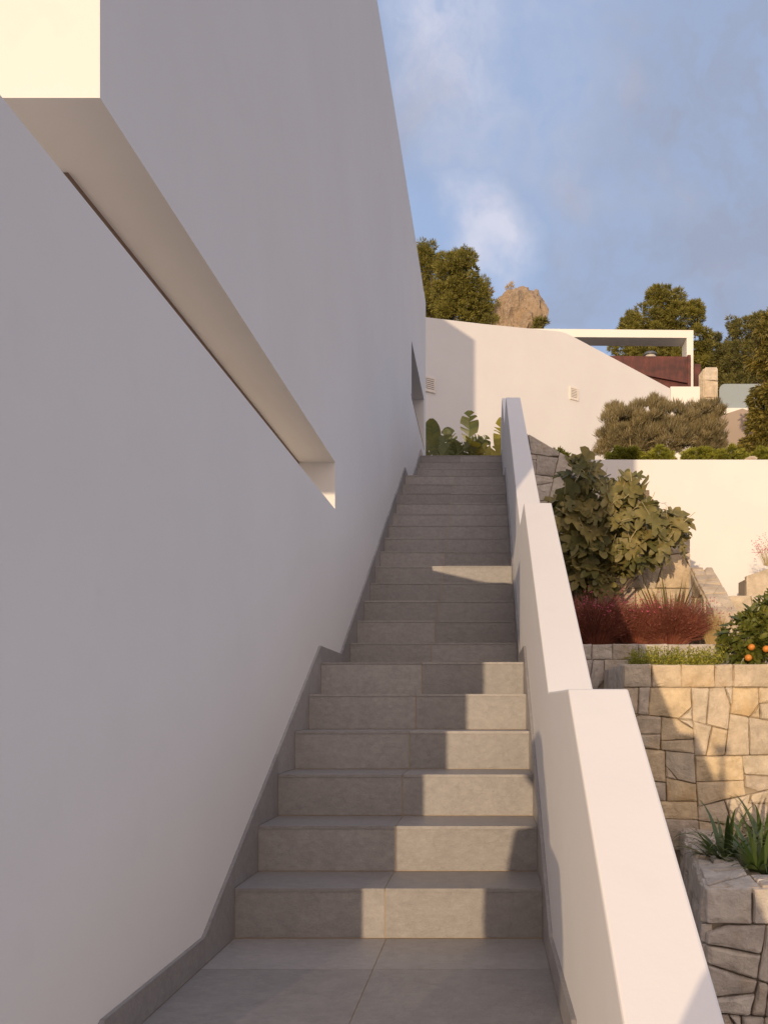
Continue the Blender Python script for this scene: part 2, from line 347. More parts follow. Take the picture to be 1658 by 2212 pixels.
# the earth banks the terraces are cut into
def soilbox(name, *b):
    o = part(name, MB().box(*b), 'soil'); tag(o, kind='structure'); return o
soilbox('planting_bed', .50, 9.0, 14.66, 25.4, -2.6, 4.93)
soilbox('planting_bed', .36, 2.6, 13.49, 14.39, -2.6, 4.25)
soilbox('planting_bed', .36, 2.90, 12.62, 13.14, -2.6, 3.15)
soilbox('planting_bed', .36, 2.94, 10.84, 12.28, -2.6, 1.53)
soilbox('planting_bed', 1.8, 6.6, 9.34, 10.48, -2.6, 1.15)
soilbox('planting_bed', 2.1, 5.9, 6.5, 8.98, -2.6, -.62)
soilbox('planting_bed', -3.2, .48, 16.5, 19.8, -2.6, 5.62)
o = part('path', MB().box(-3.2, .48, 12.05, 16.48, -2.6, 4.06), 'flagstone'); tag(o, kind='structure')

# ------------------------------------------------------------ staircase
RISE, GO = .17, .30; XLW, XRW = -.872, .202; XL, XR = -.860, .190
def ystep(k): return 2.874+(k-1)*GO+(.625 if k > 6 else 0)+(.657 if k > 19 else 0)
stairs = thing('staircase', 'long flight of grey stone-tiled steps climbing between the white walls', 'staircase', (0, 0, 0))
prof = [(-6, -2.6), (-6, -1.37)]
steps = []                                           # (y of riser, z below, z above)
for j in range(8, 0, -1): steps.append((1.9-.3*(j-1), -RISE*j, -RISE*(j-1)))
for k in range(1, 25): steps.append((ystep(k), RISE*(k-1), RISE*k))
for y, a, b in steps: prof += [(y+.0028, a-.0028), (y+.0028, b-.0028)]
prof += [(12.04, 24*RISE-.0028), (12.04, -2.6)]
part('core', MB().prism(prof, 'x', XLW+.001, XRW-.001), 'grout', stairs)
XJ = -.342; G = .0030
def tile_mesh(sx, sy, sz, nm):
    me = MB().box(-sx/2, sx/2, -sy/2, sy/2, -sz/2, sz/2).mesh(nm); return me
cache = {}
def tile(nm, x0, x1, y0, y1, z0, z1):
    key = (nm, round(x1-x0, 4), round(y1-y0, 4), round(z1-z0, 4))
    if key not in cache: cache[key] = tile_mesh(x1-x0, y1-y0, z1-z0, nm)
    return link(nm, cache[key], stairs, 'grey_tile', ((x0+x1)/2, (y0+y1)/2, (z0+z1)/2))
halves = ((XL, XJ-G/2), (XJ+G/2, XR))
for n_, (y, a, b) in enumerate(steps):
    dx = R.uniform(-.006, .006)
    for x0, x1 in ((XL+.001, XJ+dx-G/2), (XJ+dx+G/2, XR-.001)): tile('riser_tile', x0, x1, y, y+.011, a+.0015, b-.0115)
    ynext = steps[n_+1][0] if n_+1 < len(steps) else 12.03
    cuts = [y-.003, ynext-.0015]
    if abs(b) < 1e-6: cuts = [y-.003, 2.535, ynext-.0015]
    elif n_+1 == len(steps): cuts = [y-.003, y+.6, ynext-.0015]
    elif ynext-y > .5: cuts = [y-.003, y+.32, ynext-.0015]
    for c0, c1 in zip(cuts, cuts[1:]):
        for x0, x1 in ((XL+.001, XJ+dx-G/2), (XJ+dx+G/2, XR-.001)): tile('tread_tile', x0, x1, c0, c1-G, b-.011, b)
for q in range(8):
    for x0, x1 in halves: tile('tread_tile', x0, x1, -.8-.6*q-.6, -.8-.6*q-G, -1.371, -1.36)
def skirt(nodes_, x0, x1, wallside):
    """nodes: list of (y0,y1,zb,zt0,zt1) panels"""
    for y0, y1, zb, t0, t1 in nodes_:
        mb = MB().prism([(y0+.0008, zb+.001), (y1-.0008, zb+.001), (y1-.0008, t1), (y0+.0008, t0)], 'x', x0, x1)
        me = mb.mesh('skirting_tile', False, ((x0+x1)/2, y0, zb)); link('skirting_tile', me, stairs, 'grey_tile', ((x0+x1)/2, y0, zb))
OF = .085; S = RISE/GO; sk = []
for j in range(8, 0, -1): y = 1.9-.3*j; z = -RISE*j; sk.append((y, y+.3, z, z+OF, z+RISE+OF))
ys_ = 2.874-GO; sk.append((1.9, ys_, 0, OF, OF)); sk.append((ys_, 2.874, 0, OF, RISE+OF))
for k in range(1, 25):
    y0 = ystep(k); z = RISE*k
    if k in (6, 19):
        y1 = ystep(k+1); sk.append((y0, y1-GO, z, z+OF, z+OF-.004)); sk.append((y1-GO, y1, z, z+OF-.004, z+RISE+OF))
    elif k == 24: sk.append((y0, 12.03, z, z+OF, z+OF))
    else: sk.append((y0, y0+GO, z, z+OF, z+RISE+OF))
skirt(sk, XLW+.0005, XL, 0); skirt(sk, XR, XRW-.0005, 1)

# ------------------------------------------------------------ white house on the left
house = thing('white_house', 'tall white rendered house with a long horizontal slot, left of the steps', 'house', (0, 0, 0))
def zt(y): return 6.22+.028*y
hb = MB()
XB = -6.0
hb.prism([(1.23, -2.6), (9.76, -2.6), (9.76, zt(9.76)), (1.9, zt(1.9)), (1.9, 2.165), (4.843, 2.195), (4.843, 1.925), (1.23, 1.886)], 'x', XLW, -1.07)
# behind the breast wall a terrace floor lies a metre lower
hb.prism([(1.23, -2.6), (9.76, -2.6), (9.76, zt(9.76)), (1.9, zt(1.9)), (1.9, 2.165), (4.843, 2.195), (4.843, .85), (1.23, .85)], 'x', -1.07, XB)
hb.prism([(9.76, -2.6), (11.7, -2.6), (11.7, 4.36), (9.76, 4.36)], 'x', XLW, XB)
hb.prism([(9.76, 5.03), (11.7, 5.05), (11.7, zt(11.7)), (9.76, zt(9.76))], 'x', XLW, XB)
hb.prism([(9.76, 4.36), (11.7, 4.36), (11.7, 5.05), (9.76, 5.03)], 'x', -1.75, XB)
hb.prism([(11.7, -2.6), (12.03, -2.6), (12.03, zt(12.03)), (11.7, zt(11.7))], 'x', XLW, XB)
o = part('wall', hb, 'white_stucco', house)
# unseen roof block added behind the wall's crest, shaped to shade the garden wall
part('roof_shadow_block', MB().prism([(-5.9, 6.3), (-3.116, 6.3), (-3.116, 9.76), (-5.9, 10.9)], 'y', 9.0, 11.9), 'white_stucco', house)
part('blind_track', MB().prism([(2.17, 2.152), (4.84, 2.183), (4.84, 2.197), (2.17, 2.17)], 'x', -1.092, -1.078), 'rusty_bar', house)
rail = MB().tube([(-.885, 9.70, 4.385), (-.885, 11.76, 4.372)], .016, 8)
part('window_rail', rail, 'dark_metal', house)
part('window_sill', MB().box(-1.3, -.88, 9.762, 11.698, 4.361, 4.368), 'dark_metal', house)

# ------------------------------------------------------------ white stepped parapet
par = [(-.62, -.797), (2.1, .835), (2.78, .838), (4.6, 1.902), (5.16, 1.902), (8.93, 4.064), (9.80, 4.064), (11.2, 4.886), (12.0, 4.886)]
pm = MB().prism([(-.62, -2.6)]+par+[(12.0, -2.6)], 'x', XRW, .353)
single('parapet_wall', pm, 'white_stucco', 'white rendered parapet rising in three inclined stages right of the steps', 'parapet', bevel=.006)

# ------------------------------------------------------------ rendered walls behind
gw = thing('garden_wall', 'broad white rendered wall with a sloping crest and two small vents behind the steps', 'wall', (0, 0, 0))
BG0, BGM = 19.6, .70
def bw(X): return BG0+BGM*X
def onbg(px, py):
    t = (px-VX)/F; X = BG0*t/(1-BGM*t); return X, EYE+(VY-py)*bw(X)/F
top = [(-3.4, 9.1)]+[onbg(*p) for p in ((922, 685), (1040, 699), (1130, 708), (1205, 715), (1222, 719), (1236, 726), (1447, 839))]
nx, ny = .7/math.hypot(1, .7), -1/math.hypot(1, .7)
mb = MB(); pts = top+[(top[-1][0], 3.2), (-3.4, 3.2)]
n = len(pts); T = .28
mb.add([(x, bw(x), z) for x, z in pts]+[(x-nx*T, bw(x)-ny*T, z) for x, z in pts],
       [tuple(range(n)), tuple(range(2*n-1, n-1, -1))]+[(i, i+n, (i+1) % n+n, (i+1) % n) for i in range(n)])
part('wall', mb, 'white_stucco', gw, bevel=.006)
def vent(pxc, pyc, wv, hv):
    X, z = onbg(pxc, pyc); Y = bw(X)
    ux, uy = .8192, .5735; ox, oy = nx, ny
    def P(a, b, c): return (X+ux*a+ox*c, Y+uy*a+oy*c, z+b)
    FC = [(0, 1, 3, 2), (4, 6, 7, 5), (0, 4, 5, 1), (2, 3, 7, 6), (0, 2, 6, 4), (1, 5, 7, 3)]
    def bx(mb, a0, a1, b0, b1, c0, c1):
        return mb.add([P(a, b, c) for a in (a0, a1) for b in (b0, b1) for c in (c0, c1)], FC)
    fr = MB(); f = .036
    bx(fr, -wv, wv, hv-f, hv, .001, .03); bx(fr, -wv, wv, -hv, -hv+f, .001, .03); bx(fr, -wv, -wv+f, -hv+f, hv-f, .001, .03); bx(fr, wv-f, wv, -hv+f, hv-f, .001, .03)
    fo = part('vent', fr, 'white_metal', gw)
    part('backing', bx(MB(), -wv+f, wv-f, -hv+f, hv-f, .0005, .003), 'vent_dark', fo)
    for i in range(6):
        b = -hv+f+(2*hv-2*f)*(i+.5)/6
        part('slat', MB().add([P(a, b+s_*.013+(.008 if c < .01 else -.008), c) for a in (-wv+f, wv-f) for s_ in (-1, 1) for c in (.004, .026)], FC), 'white_metal', fo)
vent(926, 831, .155, .165); vent(1238.5, 851, .14, .155)
rw = MB().box(1.0, 8.0, 14.4, 14.652, -2.6, 5.005)
single('retaining_wall', rw, 'white_stucco', 'long cream rendered retaining wall with a level top under the clipped shrubs', 'wall', bevel=.006)
def P2(px, py, Y): q = at(px, py, Y); return (q.x, q.z)
D0 = 23.3
por = thing('portal_frame', 'white rectangular portal frame of flat beam and slim post above the sloping wall', 'pergola', (5.6, D0+.2, 9.57))
bxr, bzt = P2(1497, 713, D0); bxl, bzt2 = P2(1140, 709.5, D0); _, bzb = P2(1480, 729.5, D0); _, bzb2 = P2(1140, 727, D0); _, zpl = P2(1480, 839, D0)
part('beam', MB().prism([(bxl, bzt2), (bxr, bzt), (bxr, bzb), (bxl, bzb2)], 'y', D0, D0+.56), 'cream_stucco', por)
part('post', MB().box(P2(1482.5, 0, D0)[0], bxr-.002, D0+.002, D0+.558, zpl, bzb+.001), 'cream_stucco', por)
ew0, ew1 = P2(1447.4, 0, 23.15)[0], P2(1511, 0, 23.15)[0]
single('end_wall', MB().box(ew0, ew1, 23.15, 24.0, 3.2, zpl-.002), 'cream_stucco', 'low square white wall end under the portal post', 'wall', bevel=.005)
DG = 23.2
gate = thing('steel_gate', 'dark red rusted steel gate leaf in front of the portal post', 'gate', (4.6, DG, zpl))
xr, zg = P2(1484, 770, DG); xe, ze = P2(1491, 767, DG); xl, zgl = P2(1290, 768, DG)
zs1 = P2(0, 826, DG)[1]; zs0 = P2(0, 810, DG)[1]; xs0 = P2(1375, 0, DG)[0]
part('gate_leaf', MB().prism([(xl, zpl+.55), (xs0, zs0), (xr, zs1), (xr, zg), (xl, zgl)], 'y', DG, DG+.03), 'rusted_steel', gate)
part('edge_bar', MB().box(xr+.001, xe, DG-.02, DG+.05, zpl, ze), 'rusted_steel', gate)
part('lower_plate', MB().box(xl, xr, DG+.04, DG+.06, zpl, zpl+.75), 'rusted_steel', gate)
part('ledge', MB().prism([(xs0-.6, zs0+.13), (xr-.02, zs1-.035), (xr-.02, zs1+.01), (xs0-.6, zs0+.17)], 'y', DG-.06, DG-.001), 'rusted_steel', gate)
single('corten_screen', MB().box(P2(1497, 0, 24.2)[0], P2(1512.5, 0, 24.2)[0], 24.2, 24.24, 8.5, P2(0, 786, 24.2)[1]), 'rusted_steel', 'narrow dark rusted steel panel between the portal post and the stone pier', 'panel', bevel=.004)
def lathe(prof_, cx, cy, seg=20):
    mb = MB(); vs = [(cx+r*math.cos(2*math.pi*i/seg), cy+r*math.sin(2*math.pi*i/seg), z) for r, z in prof_ for i in range(seg)]
    fs = [(j*seg+i, j*seg+(i+1) % seg, (j+1)*seg+(i+1) % seg, (j+1)*seg+i) for j in range(len(prof_)-1) for i in range(seg)]
    fs += [tuple(range(seg-1, -1, -1)), tuple((len(prof_)-1)*seg+i for i in range(seg))]
    return mb.add(vs, fs)
cx, cz = P2(1404, 768, 25.2); cy = 25.2
lamp = thing('lantern', 'small round lantern with a grey domed cap peeping over the rusted gate', 'lamp', (cx, cy, 6))
part('cap', lathe([(.20, cz), (.205, cz+.02), (.17, cz+.075), (.08, cz+.095), (.07, cz+.12), (.03, cz+.13)], cx, cy), 'lamp_metal', lamp, True)
part('globe', lathe([(.13, cz-.22), (.17, cz-.12), (.18, cz-.05), (.15, cz-.002)], cx, cy), 'lamp_glass', lamp, True)
part('pole', lathe([(.04, 5.5), (.04, cz-.221)], cx, cy, 10), 'lamp_metal', lamp)
# right-hand far bits
tp = [P2(1556, 897, 19.5), P2(1603, 882, 19.5), P2(1640, 894, 19.5), P2(1700, 905, 19.5), (P2(1700, 905, 19.5)[0], 4.4), (P2(1556, 897, 19.5)[0], 4.4)]
single('garden_hut', MB().prism(tp, 'y', 19.5, 20.1), 'taupe_stucco', 'taupe rendered wall with a shallow peaked top right of the silvery bush', 'wall', bevel=.004)
sl = [P2(1550, 893, 23.4), P2(1550, 881, 23.4), P2(1760, 881, 23.4), P2(1760, 893, 23.4)]
single('terrace_slab', MB().prism(sl, 'y', 23.4, 25.4), 'cream_stucco', 'thin pale terrace slab under the frosted glass screen', 'slab')
gx0, gz0 = P2(1553, 881, 23.5); gx1, gz1 = P2(1760, 829, 23.5)
gp = [(gx0, gz0+.001), (gx1, gz0+.001), (gx1, gz1), (gx0+.16, gz1)]+[(gx0+.16-.16*math.sin(a*math.pi/8), gz1-.16+.16*math.cos(a*math.pi/8)) for a in range(1, 5)]
single('glass_screen', MB().prism(gp, 'y', 23.5, 23.52), 'frosted_glass', 'blue-grey frosted glass screen with rounded corner beside the stone pier', 'screen')

# ------------------------------------------------------------ dry stone walls, stone by stone
def clip(poly, a, b, c):
    """keep a*x+b*y<=c"""
    out = []
    for i in range(len(poly)):
        p, q = poly[i], poly[(i+1) % len(poly)]; dp = a*p[0]+b*p[1]-c; dq = a*q[0]+b*q[1]-c
        if dp <= 0: out.append(p)
        if (dp < 0 < dq) or (dq < 0 < dp): t = dp/(dp-dq); out.append((p[0]+t*(q[0]-p[0]), p[1]+t*(q[1]-p[1])))
    return out
def area(p): return abs(sum(p[i][0]*p[(i+1) % len(p)][1]-p[(i+1) % len(p)][0]*p[i][1] for i in range(len(p))))/2
def shrink(q, g):
    cx_ = sum(a for a, _ in q)/len(q); cy_ = sum(b for _, b in q)/len(q); out = list(q)
    for i in range(len(q)):
        a, b = q[i], q[(i+1) % len(q)]; ex, ey = b[0]-a[0], b[1]-a[1]; l = math.hypot(ex, ey)
        if l < 1e-6: continue
        nx_, ny_ = ey/l, -ex/l; c = nx_*a[0]+ny_*a[1]
        if nx_*cx_+ny_*cy_ > c: nx_, ny_, c = -nx_, -ny_, -c
        out = clip(out, nx_, ny_, c-g)
        if len(out) < 3: return []
    return out
def cells(poly, size, gap, ax=1.15, top=None, seed=1):
    """stones fitted together: the face is cut again and again by slightly slanting joints"""
    rr = random.Random(seed); s0 = min(p[0] for p in poly); s1 = max(p[0] for p in poly); t0 = min(p[1] for p in poly); t1 = max(p[1] for p in poly)
    res = []; body = poly
    if top:
        s = s0
        while s < s1-.02:
            w_ = rr.uniform(.6, 1.7)*top*1.1
            if s1-s-w_ < top*.5: w_ = s1-s
            q = [(s, t1-top), (s+w_+rr.uniform(-.01, .01), t1-top), (s+w_, t1+rr.uniform(-.008, .006)), (s, t1+rr.uniform(-.008, .006))]
            if len(q) > 2: res.append(shrink(q, gap/2))
            s += w_
        body = clip(poly, 0, 1, t1-top)
    tgt = size*size*ax
    def cut(q, depth=0):
        A = area(q)
        if depth > 12 or A < tgt*rr.uniform(.45, 1.75): 
            # knock a corner off now and then; the offcut becomes a filler stone
            if rr.random() < .5 and len(q) == 4 and A > tgt*.5:
                i = rr.randrange(4); p = q[i]; a = q[i-1]; b = q[(i+1) % 4]; k1, k2 = rr.uniform(.3, .5), rr.uniform(.3, .5)
                m1 = (p[0]+(a[0]-p[0])*k1, p[1]+(a[1]-p[1])*k1); m2 = (p[0]+(b[0]-p[0])*k2, p[1]+(b[1]-p[1])*k2)
                big = [m2]+[q[(i+k) % 4] for k in (1, 2, 3)]+[m1]; res.append(shrink(big, gap/2)); res.append(shrink([m1, p, m2], gap/2)); return
            res.append(shrink(q, gap/2)); return
        xs_ = [p[0] for p in q]; ys2 = [p[1] for p in q]; w_, h_ = max(xs_)-min(xs_), max(ys2)-min(ys2)
        vert = w_*rr.uniform(.85, 1.2) > h_*1.05
        an = rr.gauss(0, .15); cx_ = min(xs_)+w_*(.5 if not vert else rr.uniform(.36, .64)); cy_ = min(ys2)+h_*(.5 if vert else rr.uniform(.36, .64))
        na, nb = (math.cos(an), math.sin(an)) if vert else (math.sin(an), math.cos(an)); c = na*cx_+nb*cy_
        A_, B_ = clip(q, na, nb, c), clip(q, -na, -nb, -c)
        if len(A_) < 3 or len(B_) < 3: res.append(shrink(q, gap/2)); return
        cut(A_, depth+1); cut(B_, depth+1)
    if len(body) >= 3: cut(body)
    return [q for q in res if len(q) > 2 and area(q) > max(.0012, tgt*.05)]
def stone_mesh(q, depth, proud, rr, fr):
    """fr(s,t,n)->world; the stone's origin is its own middle"""
    # drop short edges, roughen the outline
    p = [a for i, a in enumerate(q) if math.hypot(a[0]-q[i-1][0], a[1]-q[i-1][1]) > .012]
    if len(p) < 3: p = q
    pp = []
    for i, a in enumerate(p):
        b = p[(i+1) % len(p)]; pp.append(a); l = math.hypot(b[0]-a[0], b[1]-a[1])
        if l > .12:
            k = rr.uniform(.35, .65); e = rr.uniform(-.006, .002)
            cx_ = sum(x for x, _ in p)/len(p); cy_ = sum(y for _, y in p)/len(p)
            mx, my = a[0]+(b[0]-a[0])*k, a[1]+(b[1]-a[1])*k; dd = math.hypot(mx-cx_, my-cy_); pp.append((mx+(mx-cx_)/dd*e, my+(my-cy_)/dd*e))
    p = pp; p2 = []
    for i, b in enumerate(p):                       # knock the corners round
        a, c = p[i-1], p[(i+1) % len(p)]; l1, l2 = math.hypot(a[0]-b[0], a[1]-b[1]), math.hypot(c[0]-b[0], c[1]-b[1])
        k = min(rr.uniform(.004, .015), .3*l1, .3*l2); p2 += [(b[0]+(a[0]-b[0])*k/l1, b[1]+(a[1]-b[1])*k/l1), (b[0]+(c[0]-b[0])*k/l2, b[1]+(c[1]-b[1])*k/l2)]
    p = [(a+rr.uniform(-.002, .002), b+rr.uniform(-.002, .002)) for a, b in p2]; n = len(p); cx_ = sum(a for a, _ in p)/n; cy_ = sum(b for _, b in p)/n
    ring = lambda k, z, j: [(cx_+(a-cx_)*k, cy_+(b-cy_)*k, z+rr.uniform(-j, j)) for a, b in p]
    base = rr.uniform(-.006, .010)
    tx, ty = rr.gauss(0, .07), rr.gauss(0, .07); sz_ = max(.08, math.sqrt(area(p)))
    ring2 = lambda d, z: [(a+(cx_-a)*min(.45, d/max(.02, math.hypot(a-cx_, b-cy_))), b+(cy_-b)*min(.45, d/max(.02, math.hypot(a-cx_, b-cy_))), z+max(-.008, min(.012, (a-cx_)*tx+(b-cy_)*ty))+rr.uniform(-.0015, .0015)) for a, b in p]
    R0 = ring(1, -depth, 0); R1 = ring(1, base-.004, .003); R2 = ring2(rr.uniform(.008, .014), base+proud*.55); R3 = ring2(sz_*rr.uniform(.16, .26), base+proud*.85)
    V = R0+R1+R2+R3; Fc = [tuple(range(n-1, -1, -1))]
    for r in range(3):
        for i in range(n): Fc.append((r*n+i, r*n+(i+1) % n, (r+1)*n+(i+1) % n, (r+1)*n+i))
    Fc.append(tuple(3*n+i for i in range(n)))
    o_ = Vector(fr(cx_, cy_, 0))
    me = bpy.data.meshes.new('stone'); me.from_pydata([tuple(Vector(fr(*v))-o_) for v in V], [], Fc)
    bm = bmesh.new(); bm.from_mesh(me); bmesh.ops.recalc_face_normals(bm, faces=bm.faces); bm.to_mesh(me); bm.free()
    return me, o_
def stone_face(parent, poly, fr, size, gap=.0028, top=None, proud=.016, depth=.09, mat='limestone', seed=1, ax=1.15):
    rr = random.Random(seed+99)
    for q in cells(poly, size, gap, ax, top, seed):
        me, o_ = stone_mesh(q, depth, proud, rr, fr); link('stone', me, parent, mat, o_-Vector(parent.location))
def wall_thing(name, label, core, faces, mat='limestone', loc=(0, 0, 0)):
    t = thing(name, label, 'stone wall', loc)
    part('mortar_core', core, 'joint_mortar', t)
    for f in faces: stone_face(t, **f)
    return t
front = lambda Y: (lambda s, t_, n_: (s, Y-n_, t_))
side = lambda X: (lambda s, t_, n_: (X-n_, s, t_))
# big lit wall in the middle terrace
wall_thing('stone_wall', 'tall stone wall crossed by the diagonal shadow, orange tree and low green plants on top',
    MB().box(1.50, 6.6, 9.04, 9.34, -2.6, 1.20),
    [dict(poly=[(1.455, -.75), (4.3, -.75), (4.3, 1.24), (1.455, 1.24)], fr=front(9.0), size=.31, top=.25, seed=11, proud=.024),
     dict(poly=[(9.03, -.7), (10.48, -.7), (10.48, 1.235), (9.03, 1.235)], fr=side(1.455), size=.4, top=.3, seed=5, mat='limestone_grey')])
wall_thing('stone_wall', 'low stone wall edging the red feathery shrubs, behind the green ground cover',
    MB().box(.36, 3.4, 10.54, 10.84, -2.6, 1.53),
    [dict(poly=[(.36, .6), (3.28, .6), (3.28, 1.567), (.36, 1.567)], fr=front(10.5), size=.30, top=.2, seed=23, mat='limestone_grey')])
wall_thing('stone_wall', 'shaded stone wall end with a sloping top beside the white parapet',
    MB().prism([(.36, -2.6), (1.95, -2.6), (1.95, 4.20), (1.30, 4.61), (.58, 5.02), (.36, 5.1)], 'y', 13.19, 13.48),
    [dict(poly=[(.36, 2.2), (1.97, 2.2), (1.97, 4.22), (1.30, 4.66), (.62, 5.05), (.36, 5.16)], fr=front(13.15), size=.34, seed=31, mat='limestone_grey')])
wall_thing('stone_wall', 'sunlit stone wall with a clipped corner behind the fig tree',
    MB().prism([(.36, -2.6), (2.94, -2.6), (2.94, 3.18), (2.83, 3.30), (.36, 3.30)], 'y', 12.34, 12.62),
    [dict(poly=[(.36, 1.45), (2.967, 1.45), (2.967, 3.22), (2.86, 3.345), (.36, 3.345)], fr=front(12.3), size=.40, seed=42)])
sw = wall_thing('stone_wall', 'stone wall with a steep flagged top sloping down right of the spiky plant',
    MB().prism([(11.09, -2.6), (12.3, -2.6), (12.3, 2.78), (11.09, 1.99)], 'x', 2.99, 3.27),
    [dict(poly=[(2.975, .9), (3.285, .9), (3.285, 2.03), (2.975, 2.03)], fr=front(11.05), size=.26, seed=8, mat='flagstone')])
dl = Vector((0, 1.25, .79)).normalized(); nl = Vector((0, -.79, 1.25)).normalized()
stone_face(sw, [(2.97, 0), (3.29, 0), (3.29, 1.47), (2.97, 1.47)], lambda s, t_, n_: tuple(Vector((s, 11.05, 2.03))+dl*t_+nl*n_), .22, gap=.006, proud=.005, depth=.03, mat='flagstone', seed=4, ax=1.5)
stone_face(sw, [(11.08, .9), (12.28, .9), (12.28, 2.78), (11.08, 2.0)], side(2.975), .34, seed=77)
wall_thing('stone_wall', 'low smooth stone wall under the retaining wall, behind the orange tree',
    MB().box(3.30, 7.6, 12.34, 14.39, -2.6, 2.36),
    [dict(poly=[(3.295, 1.0), (5.2, 1.0), (5.2, 2.405), (3.295, 2.405)], fr=front(12.3), size=.5, gap=.006, proud=.005, seed=9, mat='flagstone', ax=1.9)])
wall_thing('stone_wall', 'stone wall end with a slanting top against the cream wall at the right edge',
    MB().prism([(4.02, 1.0), (5.6, 1.0), (5.6, 3.35), (4.02, 2.76)], 'y', 13.04, 13.47),
    [dict(poly=[(4.0, 2.42), (5.0, 2.42), (5.0, 3.14), (4.0, 2.80)], fr=front(13.0), size=.42, seed=19)])
# planter at the foot
PA, PB, PC, PD = (1.58, 6.10), (5.9, 6.0), (5.9, 8.98), (2.08, 8.98); ZP = -.515
pl = thing('stone_planter', 'rough grey stone planter with broad uneven rim holding the strappy plants', 'planter', (0, 0, 0))
part('mortar_core', MB().prism([(PA[0]+.05, PA[1]+.05), (PB[0], PB[1]+.05), (PB[0], 6.5), (2.16, 6.5), (2.48, 8.9), (PD[0]+.05, 8.9)], 'z', -2.6, ZP-.04), 'joint_mortar', pl)
u = Vector((PB[0]-PA[0], PB[1]-PA[1], 0)); lu = u.length; u.normalize(); nn = Vector((u.y, -u.x, 0))
stone_face(pl, [(0, -2.2), (2.6, -2.2), (2.6, ZP-.004), (0, ZP-.004)], lambda s, t_, n_: tuple(Vector((PA[0], PA[1], 0))+u*s+Vector((0, 0, t_))+nn*n_), .285, gap=.010, top=.27, proud=.028, depth=.2, mat='limestone_grey', seed=61, ax=1.0)
u2 = Vector((PD[0]-PA[0], PD[1]-PA[1], 0)); l2 = u2.length; u2.normalize(); n2_ = Vector((-u2.y, u2.x, 0))
stone_face(pl, [(.02, -2.2), (l2, -2.2), (l2, ZP-.004), (.02, ZP-.004)], lambda s, t_, n_: tuple(Vector((PA[0], PA[1], 0))+u2*s+Vector((0, 0, t_))+n2_*n_), .3, gap=.010, top=.27, proud=.02, depth=.05, mat='limestone_grey', seed=63)
flat = lambda s, t_, n_: (s, t_, ZP+n_)
stone_face(pl, [(1.60, 6.11), (4.2, 6.05), (4.2, 6.48), (2.02, 6.50)], flat, .26, gap=.008, proud=.008, depth=.05, mat='limestone_grey', seed=65, ax=1.25)
stone_face(pl, [(1.605, 6.13), (2.015, 6.52), (2.47, 8.95), (2.07, 8.95)], flat, .27, gap=.008, proud=.008, depth=.05, mat='limestone_grey', seed=67, ax=.9)
# stone gate pier
a_, b_ = at(1513, 793, 23.6), at(1550, 793, 23.6)
pr = thing('stone_pier', 'rough tan stone pier standing left of the frosted glass screen', 'pier', (a_.x, 23.6, 4.6))
zt_ = a_.z
part('mortar_core', MB().box(a_.x+.06, b_.x-.03, 23.65, 24.1, 4.6, zt_-.03), 'joint_mortar', pr)
stone_face(pr, [(a_.x+.10, 7.4), (b_.x, 7.4), (b_.x, zt_-.07), (b_.x-.03, zt_), (a_.x+.12, zt_), (a_.x+.10, zt_-.05)], front(23.6), .48, gap=.008, proud=.012, seed=3, ax=1.2)
stone_face(pr, [(0, 7.4), (.16, 7.4), (.16, zt_-.03), (0, zt_-.16)], lambda s, t_, n_: (a_.x+s*.6-n_, 23.76-s*.95, t_), .5, gap=.006, proud=.006, depth=.05, seed=2)

# ------------------------------------------------------------ rock outcrop and trees on the hill
def rock():
    t0 = at(1110, 700, 55); bm = bmesh.new(); bmesh.ops.create_icosphere(bm, subdivisions=6, radius=1)
    from mathutils import noise as NZ
    ctr = Vector((1.30, 55, 22.15)); out = []
    for v in bm.verts:
        p = v.co.copy(); q = Vector((max(-1, min(1, p.x*1.6)), p.y, max(-1, min(1, p.z*1.12))))
        if q.x > 0 and q.z > 0: q.z *= 1.02
        wz = 1.0+.25*(1-q.z); s = Vector((q.x*1.95*(1+.05*(1-q.z))+(.3*q.z), q.y*3, min(q.z, .93+.05*q.x)*5.3))
        f = NZ.fractal(s*.45+Vector((3, 1, 7)), 1.0, 2.0, 6); rg = NZ.ridged_multi_fractal(Vector((s.x*.8, s.y*.8, s.z*.35))+Vector((9, 2, 1)), .9, 2.1, 5, 1.0, 2.0)
        s += p*(f*.75+(rg-1.2)*.55)
        v.co = s
    for f in bm.faces: f.smooth = False
    me = bpy.data.meshes.new('rock_outcrop'); bm.to_mesh(me); bm.free(); me.materials.append(M['cliff_rock'])
    o = bpy.data.objects.new('rock_outcrop', me); C.objects.link(o); o.location = ctr
    tag(o, 'craggy tan limestone crag rising beside the left pine above the white wall', 'rock')
rock()
def lobes_px(ls, D, ry=1.0, jit=.3):
    out = []
    for px, py, r, *rest in ls:
        q = at(px, py, D); rr_ = r*D/F; sq = rest[0] if rest else .9
        out.append((q.x, D+R.uniform(-jit, jit)*rr_, q.z, rr_, rr_*ry, rr_*sq))
    return out
